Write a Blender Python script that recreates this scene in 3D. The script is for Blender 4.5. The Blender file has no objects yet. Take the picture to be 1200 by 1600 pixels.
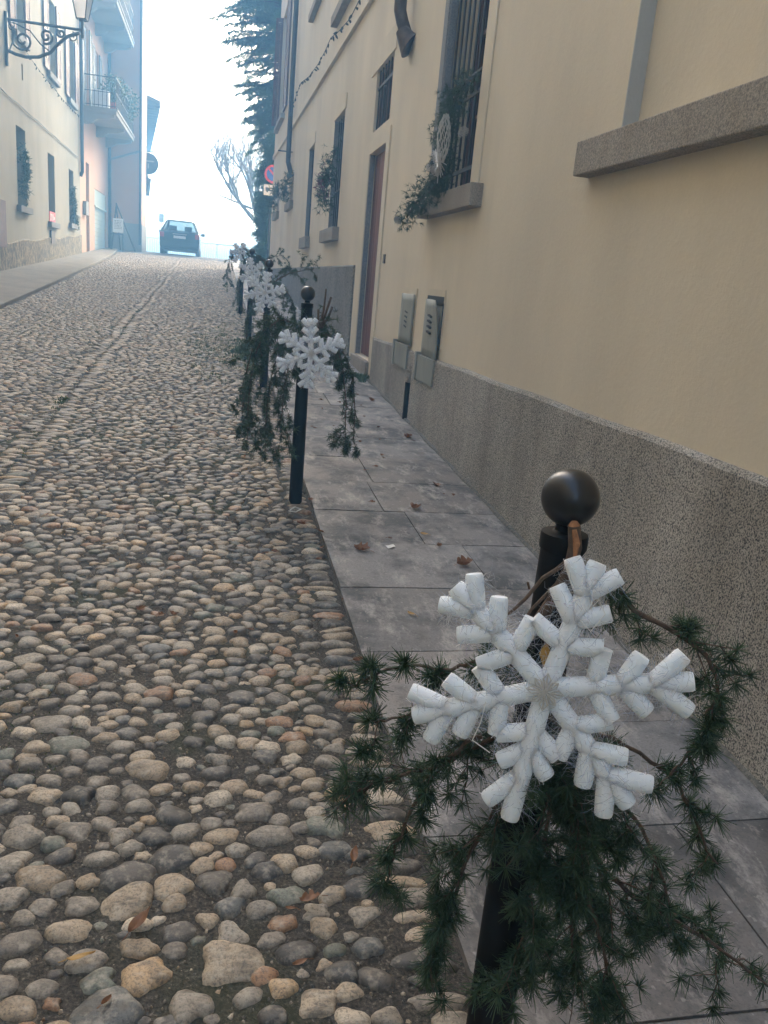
import bpy, bmesh, math, random
import numpy as np
from mathutils import Vector, Matrix
random.seed(7); rng = np.random.default_rng(7)
SC = bpy.context.scene
COL = SC.collection
R = math.radians

# ------------------------------------------------------------------ materials
def new_mat(name):
    m = bpy.data.materials.new(name); m.use_nodes = True
    nt = m.node_tree; b = nt.nodes['Principled BSDF']
    return m, nt, b
def N(nt, t, **k):
    n = nt.nodes.new(t)
    for a, v in k.items():
        if a in n.inputs: n.inputs[a].default_value = v
        else: setattr(n, a, v)
    return n
def noise(nt, scale, detail=4, rough=.55, vec=None, stretch=None):
    tc = N(nt, 'ShaderNodeTexCoord')
    src = tc.outputs['Object']
    if stretch:
        mp = N(nt, 'ShaderNodeMapping'); mp.inputs['Scale'].default_value = stretch
        nt.links.new(src, mp.inputs['Vector']); src = mp.outputs['Vector']
    n = N(nt, 'ShaderNodeTexNoise'); n.inputs['Scale'].default_value = scale
    n.inputs['Detail'].default_value = detail; n.inputs['Roughness'].default_value = rough
    nt.links.new(src, n.inputs['Vector'])
    return n.outputs['Fac']
def ramp(nt, fac, stops):
    r = N(nt, 'ShaderNodeValToRGB'); e = r.color_ramp.elements
    while len(e) < len(stops): e.new(.5)
    for i, (p, c) in enumerate(stops):
        e[i].position = p; e[i].color = (c[0], c[1], c[2], 1) if hasattr(c, '__len__') else (c, c, c, 1)
    nt.links.new(fac, r.inputs['Fac']); return r.outputs['Color']
def mix(nt, fac, a, b, mode='MIX'):
    m = N(nt, 'ShaderNodeMix', data_type='RGBA', blend_type=mode)
    for s, v in ((0, fac), (6, a), (7, b)):
        if isinstance(v, (int, float)): m.inputs[s].default_value = v
        elif isinstance(v, tuple): m.inputs[s].default_value = (v[0], v[1], v[2], 1)
        else: nt.links.new(v, m.inputs[s])
    return m.outputs[2]
def bump(nt, b, h, strength=.3, dist=.01):
    bp = N(nt, 'ShaderNodeBump'); bp.inputs['Strength'].default_value = strength; bp.inputs['Distance'].default_value = dist
    nt.links.new(h, bp.inputs['Height']); nt.links.new(bp.outputs['Normal'], b.inputs['Normal'])
def simple(name, col, rough=.6, metal=0, vary=.25, scale=12, bs=.15, bd=.004, spec=.5, stretch=None):
    m, nt, b = new_mat(name)
    n = noise(nt, scale, 5, .6, stretch=stretch)
    c = ramp(nt, n, [(.3, tuple(x*(1-vary) for x in col)), (.7, tuple(min(1, x*(1+vary)) for x in col))])
    nt.links.new(c, b.inputs['Base Color'])
    b.inputs['Roughness'].default_value = rough; b.inputs['Metallic'].default_value = metal
    b.inputs['Specular IOR Level'].default_value = spec
    if bs: bump(nt, b, noise(nt, scale*6, 3), bs, bd)
    return m
def plaster(name, col, dirt=(.4,.36,.28), amount=.35, scale=.7):
    m, nt, b = new_mat(name)
    big = noise(nt, scale, 6, .6, stretch=(1, 1, .45))
    streak = noise(nt, 5, 5, .6, stretch=(1, 1, .08))
    fine = noise(nt, 60, 3, .6)
    c = mix(nt, ramp(nt, big, [(.38, 0.), (.66, amount*1.25)]), col, dirt)
    c = mix(nt, ramp(nt, streak, [(.55, 0.), (.8, .22)]), c, tuple(x*.72 for x in col))
    c = mix(nt, ramp(nt, fine, [(.3, 0.), (.7, .12)]), c, tuple(min(1, x*1.25) for x in col))
    nt.links.new(c, b.inputs['Base Color']); b.inputs['Roughness'].default_value = .9
    b.inputs['Specular IOR Level'].default_value = .25
    bump(nt, b, noise(nt, 35, 6, .7), .35, .006)
    return m
def speckle(name, dark, light, scale, stain, thr=(.44, .56), stretch=(1, 1, .6), bd=.008):
    m, nt, b = new_mat(name)
    f = noise(nt, scale, 3, .65, stretch=stretch)
    f2 = noise(nt, scale*2.6, 2, .6)
    s = noise(nt, 1.6, 6, .65, stretch=(1, 1, .5))
    vs = noise(nt, 4, 4, .6, stretch=(1, 1, .15))
    c = ramp(nt, f, [(thr[0], dark), (thr[1], light)])
    c = mix(nt, ramp(nt, f2, [(.42, .55), (.6, 0.)]), c, dark)
    c = mix(nt, ramp(nt, s, [(.38, 0.), (.66, .75)]), c, stain, 'MULTIPLY')
    c = mix(nt, ramp(nt, vs, [(.45, 0.), (.7, .5)]), c, stain, 'MULTIPLY')
    nt.links.new(c, b.inputs['Base Color']); b.inputs['Roughness'].default_value = .85
    b.inputs['Specular IOR Level'].default_value = .3
    bump(nt, b, f, .7, bd)
    return m
M = {}
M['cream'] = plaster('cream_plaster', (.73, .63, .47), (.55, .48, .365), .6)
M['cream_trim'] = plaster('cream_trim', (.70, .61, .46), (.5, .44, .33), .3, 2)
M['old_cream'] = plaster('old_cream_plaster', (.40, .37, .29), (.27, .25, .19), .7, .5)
M['orange'] = plaster('orange_plaster', (.58, .34, .22), (.55, .42, .32), .5, .6)
M['greywall'] = plaster('grey_plaster', (.36, .35, .32), (.24, .23, .21), .5)
M['pale'] = plaster('pale_panel', (.50, .56, .48), (.40, .43, .38), .4)
M['plinth'] = speckle('pebble_dash', (.062, .058, .052), (.74, .68, .59), 175, (.58, .56, .52), thr=(.39, .54), stretch=(1, 1, .8), bd=.006)
M['far_plinth'] = speckle('far_pebble_dash', (.13, .12, .11), (.40, .37, .32), 60, (.7, .67, .62), bd=.005)
M['rough_plinth'] = speckle('rough_stone_plinth', (.12, .10, .07), (.42, .36, .24), 14, (.7, .65, .55), bd=.03)
M['granite'] = speckle('granite', (.20, .18, .16), (.50, .44, .36), 130, (.75, .7, .62), thr=(.35, .6), stretch=(1, 1, 1), bd=.003)
M['grey_jamb'] = plaster('grey_painted_jamb', (.44, .45, .43), (.36, .36, .34), .4, 2)
M['grey_stone'] = speckle('grey_stone', (.17, .17, .17), (.36, .36, .35), 90, (.8, .8, .8), thr=(.35, .6), stretch=(1, 1, 1), bd=.002)
M['cement'] = speckle('cement_fillet', (.10, .095, .085), (.27, .25, .21), 50, (.7, .7, .65), thr=(.35, .65), stretch=(1, 1, 1), bd=.01)
M['asphalt'] = speckle('asphalt', (.07, .068, .064), (.17, .165, .155), 70, (.7, .7, .7), thr=(.3, .7), stretch=(1, 1, 1), bd=.004)
M['sidewalk'] = speckle('worn_concrete', (.17, .155, .125), (.31, .285, .24), 40, (.72, .7, .66), thr=(.3, .7), stretch=(1, 1, 1), bd=.004)
M['earth'] = simple('distant_ground', (.10, .11, .06), .95, 0, .4, .2)
M['black'] = simple('black_paint', (.006, .006, .006), .6, 0, .3, 30, .12, .0008, .2)
M['ball'] = simple('black_ball_paint', (.010, .010, .012), .30, 0, .2, 40, .05, .0004, .6)
M['iron'] = simple('wrought_iron', (.035, .033, .032), .6, .2, .4, 30)
M['brownpipe'] = simple('brown_copper_pipe', (.085, .06, .045), .5, .35, .4, 14)
M['bluepipe'] = simple('dark_zinc_pipe', (.06, .065, .075), .5, .4, .3, 10)
M['door'] = simple('brown_door_wood', (.16, .05, .03), .5, 0, .45, 6, .3, .003, .4, stretch=(1, 1, .08))
M['shutter'] = simple('brown_shutter_paint', (.13, .06, .05), .55, 0, .3, 9)
M['greenshutter'] = simple('grey_green_shutter', (.10, .12, .12), .55, 0, .3, 9)
M['boxpaint'] = simple('grey_green_box_paint', (.27, .275, .235), .6, .1, .18, 7, .15, .003, stretch=(1, 1, .3))
M['white'] = simple('white_paint', (.72, .71, .67), .6, 0, .08, 20)
M['paper'] = simple('paper', (.78, .77, .74), .8, 0, .06, 30)
M['ink'] = simple('ink', (.06, .06, .07), .8, 0, .1, 30)
M['terracotta'] = simple('terracotta', (.45, .13, .08), .8, 0, .2, 12)
M['redplate'] = simple('red_plate', (.62, .03, .04), .5, 0, .1, 12)
M['redsign'] = simple('red_sign_paint', (.6, .04, .04), .45, 0, .1, 12)
M['bluesign'] = simple('blue_sign_paint', (.04, .12, .42), .45, 0, .1, 12)
M['rooftile'] = simple('roof_tile', (.22, .12, .08), .85, 0, .35, 8)
M['roofwood'] = simple('eave_wood', (.07, .05, .035), .8, 0, .3, 8)
M['bark'] = simple('bark', (.085, .062, .046), .9, 0, .45, 40, .7, .004)
M['twig'] = simple('cedar_twig', (.105, .070, .048), .85, 0, .4, 90, .6, .0015)
M['cutwood'] = simple('cut_wood', (.36, .17, .08), .85, 0, .35, 120, .5, .001)
M['palebark'] = simple('plane_bark', (.30, .27, .22), .9, 0, .35, 6)
M['silver'] = simple('silver_foil', (.62, .60, .56), .4, .55, .1, 200, .6, .002)
M['wicker'] = simple('white_wicker', (.50, .48, .43), .7, 0, .15, 80)
M['wire'] = simple('thin_dark_wire', (.03, .03, .03), .6, 0, .2, 80, 0)
M['bulb'] = simple('clear_bulb', (.5, .5, .46), .3, 0, .1, 80, 0)
M['carpaint'] = simple('dark_car_paint', (.018, .032, .040), .25, .3, .1, 4, 0)
M['tyre'] = simple('tyre', (.02, .02, .02), .85, 0, .2, 30)
M['rim'] = simple('rim', (.35, .35, .36), .35, .8, .1, 30, 0)
M['taillight'] = simple('tail_light', (.35, .015, .015), .25, 0, .1, 30, 0)
M['plate'] = simple('number_plate', (.6, .6, .56), .5, 0, .05, 30, 0)
def needle_mat(name, c0, c1, trans=.25):
    m, nt, b = new_mat(name)
    at = N(nt, 'ShaderNodeAttribute', attribute_name='tone')
    c = ramp(nt, at.outputs['Fac'], [(0., c0), (1., c1)])
    nt.links.new(c, b.inputs['Base Color']); b.inputs['Roughness'].default_value = .5
    t = N(nt, 'ShaderNodeBsdfTranslucent'); nt.links.new(c, t.inputs['Color'])
    ms = N(nt, 'ShaderNodeMixShader'); ms.inputs[0].default_value = trans
    nt.links.new(b.outputs[0], ms.inputs[1]); nt.links.new(t.outputs[0], ms.inputs[2])
    nt.links.new(ms.outputs[0], nt.nodes['Material Output'].inputs['Surface'])
    return m
M['needle'] = needle_mat('cedar_needles', (.016, .038, .020), (.062, .115, .050))
M['treeleaf'] = needle_mat('conifer_foliage', (.07, .15, .11), (.15, .26, .16), .65)
M['moss'] = needle_mat('grass_blades', (.05, .085, .02), (.12, .16, .05), .4)
M['potleaf'] = needle_mat('pot_plant_leaves', (.03, .06, .03), (.10, .14, .07), .3)
M['redleaf'] = needle_mat('reddish_leaves', (.10, .03, .05), (.22, .07, .10), .3)
M['deadleaf'] = needle_mat('dead_leaf_brown', (.13, .055, .025), (.30, .14, .06), .2)
M['yellowleaf'] = needle_mat('dead_leaf_yellow', (.42, .24, .05), (.50, .30, .08), .2)
# glass
m, nt, b = new_mat('window_glass'); b.inputs['Base Color'].default_value = (.03, .035, .04, 1); b.inputs['Roughness'].default_value = .08; M['glass'] = m
m, nt, b = new_mat('car_glass'); b.inputs['Base Color'].default_value = (.02, .03, .03, 1); b.inputs['Roughness'].default_value = .05
t_ = N(nt, 'ShaderNodeBsdfTransparent'); t_.inputs['Color'].default_value = (.75, .85, .85, 1); x_ = N(nt, 'ShaderNodeMixShader'); x_.inputs[0].default_value = .7
nt.links.new(b.outputs[0], x_.inputs[1]); nt.links.new(t_.outputs[0], x_.inputs[2]); nt.links.new(x_.outputs[0], nt.nodes['Material Output'].inputs['Surface']); M['carglass'] = m
m, nt, b = new_mat('lamp_glass'); b.inputs['Base Color'].default_value = (.7, .68, .66, 1); b.inputs['Roughness'].default_value = .5
b.inputs['Transmission Weight'].default_value = .55; M['lampglass'] = m
# white foam of the snowflakes
m, nt, b = new_mat('white_foam')
c = ramp(nt, noise(nt, 45, 4), [(.35, (.80, .84, .88)), (.6, (.86, .89, .91)), (.8, (.85, .87, .82))])
nt.links.new(c, b.inputs['Base Color']); b.inputs['Roughness'].default_value = .75
b.inputs['Subsurface Weight'].default_value = .6; b.inputs['Subsurface Radius'].default_value = (.8, .9, 1.); b.inputs['Subsurface Scale'].default_value = .012
bump(nt, b, noise(nt, 350, 3), .35, .001); M['foam'] = m
# iridescent tinsel
m, nt, b = new_mat('iridescent_tinsel')
at = N(nt, 'ShaderNodeAttribute', attribute_name='tone')
c = ramp(nt, at.outputs['Fac'], [(0., (.45, .66, 1.)), (.25, (.95, .97, 1.)), (.55, (1., .98, .9)), (.8, (.7, .8, 1.)), (1., (.9, .8, 1.))])
d_ = N(nt, 'ShaderNodeBsdfDiffuse'); t = N(nt, 'ShaderNodeBsdfTranslucent'); gl_ = N(nt, 'ShaderNodeBsdfGlossy'); gl_.inputs['Roughness'].default_value = .25; tr = N(nt, 'ShaderNodeBsdfTransparent')
for q_ in (d_, t, gl_): nt.links.new(c, q_.inputs['Color'])
def mx_(f_, a_, b_):
    m_ = N(nt, 'ShaderNodeMixShader'); m_.inputs[0].default_value = f_; nt.links.new(a_.outputs[0], m_.inputs[1]); nt.links.new(b_.outputs[0], m_.inputs[2]); return m_
o_ = mx_(.45, mx_(.12, mx_(.55, d_, t), gl_), tr)
nt.links.new(o_.outputs[0], nt.nodes['Material Output'].inputs['Surface']); M['tinsel'] = m
m, nt, b = new_mat('iridescent_glitter'); at = N(nt, 'ShaderNodeAttribute', attribute_name='tone')
nt.links.new(ramp(nt, at.outputs['Fac'], [(0., (.8, .9, 1.)), (.5, (1., 1., .97)), (1., (.95, .85, 1.))]), b.inputs['Base Color']); b.inputs['Roughness'].default_value = .12; b.inputs['Specular IOR Level'].default_value = 1.
t = N(nt, 'ShaderNodeBsdfTranslucent'); t.inputs['Color'].default_value = (1, 1, 1, 1); x_ = N(nt, 'ShaderNodeMixShader'); x_.inputs[0].default_value = .4
nt.links.new(b.outputs[0], x_.inputs[1]); nt.links.new(t.outputs[0], x_.inputs[2]); nt.links.new(x_.outputs[0], nt.nodes['Material Output'].inputs['Surface']); M['glitter'] = m
# cobble stones: colour of each stone comes from an attribute, grain from noise
m, nt, b = new_mat('cobble_stone')
at = N(nt, 'ShaderNodeAttribute', attribute_name='stone')
gr = noise(nt, 160, 4, .7); gr2 = noise(nt, 38, 5, .65); ve = noise(nt, 14, 6, .7, stretch=(1, 2.5, 1))
c = mix(nt, ramp(nt, gr, [(.38, .65), (.52, 0.)]), at.outputs['Color'], (.06, .052, .042))
c = mix(nt, ramp(nt, gr2, [(.48, 0.), (.66, .50)]), c, (.56, .50, .41))
c = mix(nt, ramp(nt, ve, [(.50, 0.), (.66, .70)]), c, (.10, .085, .065))
nt.links.new(c, b.inputs['Base Color'])
nt.links.new(ramp(nt, gr2, [(.3, .42), (.7, .72)]), b.inputs['Roughness'])
bump(nt, b, mix(nt, .5, gr, gr2), .5, .005); M['cobble'] = m
# mortar bed between the stones, mossy in patches
m, nt, b = new_mat('mortar_bed')
f = noise(nt, 120, 4, .7); f2 = noise(nt, 18, 5, .7); ms_ = noise(nt, 1.1, 4, .6)
c = ramp(nt, f, [(.35, (.022, .019, .015)), (.58, (.120, .104, .084)), (.70, (.30, .265, .22))])
c = mix(nt, ramp(nt, f2, [(.4, 0.), (.7, .6)]), c, (.040, .037, .033))
c = mix(nt, ramp(nt, ms_, [(.52, 0.), (.66, .75)]), c, (.040, .052, .018))
nt.links.new(c, b.inputs['Base Color']); b.inputs['Roughness'].default_value = .95
bump(nt, b, mix(nt, .5, f, f2), 1., .014); M['mortar'] = m
# pavement slabs
m, nt, b = new_mat('pavement_slab')
at = N(nt, 'ShaderNodeAttribute', attribute_name='stone')
f = noise(nt, 110, 4, .7); f2 = noise(nt, 3.2, 8, .68); f3 = noise(nt, 9, 8, .72, stretch=(1, .45, 1))
c = mix(nt, ramp(nt, f2, [(.45, 0.), (.60, .80)]), at.outputs['Color'], (.055, .055, .055))
c = mix(nt, ramp(nt, f3, [(.52, 0.), (.66, .8)]), c, (.46, .43, .40))
c = mix(nt, ramp(nt, f, [(.35, .40), (.5, 0.)]), c, (.05, .05, .048))
c = mix(nt, ramp(nt, noise(nt, 55, 2, .5), [(.66, 0.), (.72, .35)]), c, (.5, .48, .44))
nt.links.new(c, b.inputs['Base Color'])
nt.links.new(ramp(nt, f2, [(.3, .50), (.7, .75)]), b.inputs['Roughness'])
bump(nt, b, mix(nt, .6, f, f3), .5, .006); M['slab'] = m

# ------------------------------------------------------------------ mesh helpers
class MB:
    def __init__(s): s.v = []; s.f = []; s.tone = []
    def add(s, vs, fs, tone=None):
        o = len(s.v); s.v.extend([tuple(p) for p in vs]); s.f.extend([tuple(i+o for i in f) for f in fs])
        if tone is not None:
            s.tone.extend([0.5]*(o-len(s.tone))); s.tone.extend([tone]*len(vs))
    def box(s, x0, x1, y0, y1, z0, z1, sl=0):
        # sl: rise of z per metre of y
        a = sl*(y1-y0)
        s.add([(x0,y0,z0),(x1,y0,z0),(x1,y1,z0+a),(x0,y1,z0+a),(x0,y0,z1),(x1,y0,z1),(x1,y1,z1+a),(x0,y1,z1+a)],
              [(0,3,2,1),(4,5,6,7),(0,1,5,4),(1,2,6,5),(2,3,7,6),(3,0,4,7)])
    def quad(s, a, b, c, d): s.add([a,b,c,d], [(0,1,2,3)])
    def tube(s, pts, r, n=8, cap=True, tone=None):
        P = [Vector(p) for p in pts]; k = len(P)
        rr = r if hasattr(r, '__len__') else [r]*k
        vs = []; up = Vector((.13, .21, .97)).normalized()
        prev = None
        for i, p in enumerate(P):
            t = (P[min(i+1, k-1)]-P[max(i-1, 0)])
            if t.length < 1e-9: t = Vector((0,0,1))
            t.normalize()
            if prev is None:
                a = t.cross(up)
                if a.length < .05: a = t.cross(Vector((1,0,0)))
            else: a = prev - t*prev.dot(t)
            a.normalize(); prev = a; c = t.cross(a)
            for j in range(n):
                w = 2*math.pi*j/n
                vs.append(p + a*(math.cos(w)*rr[i]) + c*(math.sin(w)*rr[i]))
        fs = [(i*n+j, i*n+(j+1)%n, (i+1)*n+(j+1)%n, (i+1)*n+j) for i in range(k-1) for j in range(n)]
        if cap: fs += [tuple(range(n-1, -1, -1)), tuple((k-1)*n+j for j in range(n))]
        s.add(vs, fs, tone)
    def lathe(s, prof, c=(0,0,0), n=24):
        vs = []
        for r, z in prof:
            for j in range(n):
                w = 2*math.pi*j/n; vs.append((c[0]+r*math.cos(w), c[1]+r*math.sin(w), c[2]+z))
        k = len(prof)
        fs = [(i*n+j, i*n+(j+1)%n, (i+1)*n+(j+1)%n, (i+1)*n+j) for i in range(k-1) for j in range(n)]
        fs += [tuple(range(n-1, -1, -1)), tuple((k-1)*n+j for j in range(n))]
        s.add(vs, fs)
    def sphere(s, c, r, n=16, sq=(1,1,1)):
        k = n//2; vs = [(c[0], c[1], c[2]-r*sq[2])]
        for i in range(1, k):
            a = math.pi*i/k - math.pi/2
            for j in range(n):
                w = 2*math.pi*j/n
                vs.append((c[0]+r*sq[0]*math.cos(a)*math.cos(w), c[1]+r*sq[1]*math.cos(a)*math.sin(w), c[2]+r*sq[2]*math.sin(a)))
        vs.append((c[0], c[1], c[2]+r*sq[2])); L = len(vs)-1
        fs = [(0, 1+(j+1)%n, 1+j) for j in range(n)]
        fs += [(1+i*n+j, 1+i*n+(j+1)%n, 1+(i+1)*n+(j+1)%n, 1+(i+1)*n+j) for i in range(k-2) for j in range(n)]
        fs += [(L, 1+(k-2)*n+j, 1+(k-2)*n+(j+1)%n) for j in range(n)]
        s.add(vs, fs)
    def xf(s, mat, start=0):
        s.v[start:] = [tuple(mat @ Vector(p)) for p in s.v[start:]]
    def build(s, name, mat, parent=None, smooth=False, bevel=0):
        me = bpy.data.meshes.new(name); me.from_pydata(s.v, [], s.f)
        if s.tone:
            t = s.tone + [.5]*(len(s.v)-len(s.tone))
            a = me.attributes.new('tone', 'FLOAT', 'POINT'); a.data.foreach_set('value', t)
        me.materials.append(mat if not isinstance(mat, str) else M[mat])
        if smooth:
            me.shade_smooth(); me.set_sharp_from_angle(angle=R(48))
        o = bpy.data.objects.new(name, me); COL.objects.link(o)
        if parent:
            o.parent = parent
            if parent.type == 'EMPTY': pass
        if bevel:
            md = o.modifiers.new('bevel', 'BEVEL'); md.width = bevel; md.segments = 2; md.limit_method = 'ANGLE'; md.angle_limit = R(40)
        return o
def tag(o, label=None, cat=None, group=None, kind=None):
    if label: o['label'] = label
    if cat: o['category'] = cat
    if group: o['group'] = group
    if kind: o['kind'] = kind
    return o
def empty(name, loc, label, cat, group=None, rot=None):
    o = bpy.data.objects.new(name, None); COL.objects.link(o); o.location = loc; o.empty_display_size = .1
    if rot: o.rotation_euler = rot
    bpy.context.view_layer.update() if False else None
    return tag(o, label, cat, group)
def place(o, par):
    """part built in world coordinates under a thing whose Empty only has a location"""
    o.parent = par; o.location = -par.location; return o
def W(mb, name, mat, par, **k):
    o = mb.build(name, mat, None, **k); o.parent = par
    p = par
    if par.parent is None: o.location = -par.location
    return o
def WS(mb, name, mat, par, **k):
    "sub-part of a part that already sits at world offset"
    o = mb.build(name, mat, None, **k); o.parent = par; return o
def copy_tree(o, parent=None):
    c = o.copy(); COL.objects.link(c); c.parent = parent
    for ch in list(o.children):
        copy_tree(ch, c)
    return c

def g(Y):
    if Y < 37: return .03+.05*Y
    if Y < 43:
        t = (Y-37)/6; return 1.88 + .05*6*(t-t*t*.5)*1.0
    if Y < 62: return 2.03
    t = min(1, (Y-62)/40); return 2.03 - 14*t*t*(3-2*t)

# ------------------------------------------------------------------ ground, road, pavements
ys = [-60,-40]+[i for i in range(-30, 63, 2)]+[66,70,75,80,85,90,96,102,140,200,320,500,900]
xs = [-900,-400,-150,-60,-20,-8,-4.6,1.9,8,20,60,150,400,900]
gm = MB()
gm.add([(x, y, g(y)-.10) for y in ys for x in xs], [(i*len(xs)+j, i*len(xs)+j+1, (i+1)*len(xs)+j+1, (i+1)*len(xs)+j) for i in range(len(ys)-1) for j in range(len(xs)-1)])
tag(gm.build('ground', 'earth'), kind='structure')

KX = .575
def kerbL(Y):
    return -2.95 - .0 if Y < 8 else np.interp(Y, [8, 13, 19.4, 26, 33, 38], [-2.98, -3.05, -3.22, -3.45, -3.75, -4.1])

# mortar bed (fine near the camera)
def grid_sheet(x0f, x1f, ys_, nx, zf, name, mat):
    mb = MB(); ny = len(ys_)
    vs = []
    for y in ys_:
        a, b_ = x0f(y), x1f(y)
        for i in range(nx+1):
            x = a+(b_-a)*i/nx; vs.append((x, y, zf(x, y)))
    mb.add(vs, [(i*(nx+1)+j, i*(nx+1)+j+1, (i+1)*(nx+1)+j+1, (i+1)*(nx+1)+j) for i in range(ny-1) for j in range(nx)])
    return mb.build(name, mat, smooth=True)

STREET_END = 36.2
# stones by dart throwing in a stretched plane
cell = .16; ST = 1.38
gridd = {}
stones = []   # x, y, a, b, rot, lod class
def fits(x, y, a, tol):
    Yv = y*ST; ci, cj = int(math.floor(x/cell)), int(math.floor(Yv/cell))
    for i in (ci-1, ci, ci+1):
        for j in (cj-1, cj, cj+1):
            L = gridd.get((i, j))
            if L:
                for (px, py, pa) in L:
                    dx = px-x; dy = py-Yv; s = (pa+a)*tol
                    if dx*dx+dy*dy < s*s: return False
    return True
def put(x, y, a, b, rot, big=None):
    stones.append((x, y, a, b, rot))
    if big:                      # elongated across the street: covered by several discs
        n = 3
        for k in range(n):
            xx = x+(k-1)*(a*.62); Yv = y*ST
            gridd.setdefault((int(math.floor(xx/cell)), int(math.floor(Yv/cell))), []).append((xx, Yv, b*ST*1.0))
    else:
        Yv = y*ST; gridd.setdefault((int(math.floor(x/cell)), int(math.floor(Yv/cell))), []).append((x, Yv, a))
rr = random.Random(11)
y = .2
while y < STREET_END:            # courses of long stones: beside the kerb
    b_ = rr.uniform(.018, .034); a_ = rr.uniform(.045, .072)
    put(KX-.012-a_, y+b_, a_, b_, rr.uniform(-.12, .12), True); y += 2*b_+rr.uniform(.004, .012)
for sgn in (-1, 1):              # and both sides of the old seam in the middle
    y = 4.2
    while y < STREET_END:
        b_ = rr.uniform(.016, .034); a_ = rr.uniform(.045, .09)
        cx = -1.17-.006*(y-6)+sgn*(a_+.002)+rr.gauss(0,.012)+.02*math.sin(y*1.3)
        if rr.random() < .85: put(cx, y+b_, a_, b_, rr.uniform(-.1, .1), True)
        y += 2*b_+rr.uniform(.003, .01)
for (bx_, by_, ba_) in ((.475,1.74,.070),(.49,1.36,.060),(-.17,1.33,.070),(.08,1.42,.068),(-.36,1.70,.052),(.20,1.17,.07)):
    if fits(bx_, by_, ba_, 1.0): put(bx_, by_, ba_, ba_/ST*1.1, rr.gauss(0, .2))
phases = [(.048, .056, 3), (.041, .048, 20), (.036, .041, 90), (.031, .036, 200), (.026, .031, 320), (.021, .026, 420), (.015, .020, 420)]
Y0, Y1 = .35, STREET_END
for (r0, r1, dens) in phases:
    for _ in range(int(dens*4.0*(Y1-Y0))):
        x = rr.uniform(-4.0, KX-.02); y = rr.uniform(Y0, Y1)
        if x < kerbL(y)+r1*.8 or x > KX-r0*.9: continue
        if y > 9 and r1 < .0255: continue
        if y > 20 and r1 < .03: continue
        a = rr.uniform(r0, r1)*(1.0 if y < 1.9 else .94)
        if fits(x, y, a, .91): put(x, y, a*rr.uniform(1.05,1.2), a/ST*rr.uniform(1.10,1.22), rr.gauss(0, .26))
nbig = len(stones)
for _ in range(22000):            # grit and small pebbles in the joints near the camera
    y = .8+6*rr.random()**1.6; x = rr.uniform(-2.4, KX-.01)
    a = rr.uniform(.003, .009)*(1 if rr.random() < .35 else .55)
    if fits(x, y, a, 1.12): put(x, y, a, a*rr.uniform(.6, 1), rr.uniform(0, 3.1))
S = np.array(stones)
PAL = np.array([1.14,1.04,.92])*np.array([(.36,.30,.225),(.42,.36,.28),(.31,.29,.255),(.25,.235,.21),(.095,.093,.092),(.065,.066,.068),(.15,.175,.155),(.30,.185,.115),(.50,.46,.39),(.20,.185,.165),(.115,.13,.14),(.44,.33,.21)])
PW = np.array([.15,.13,.13,.13,.11,.09,.06,.04,.05,.11,.05,.035]); PW = PW/PW.sum()
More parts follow.
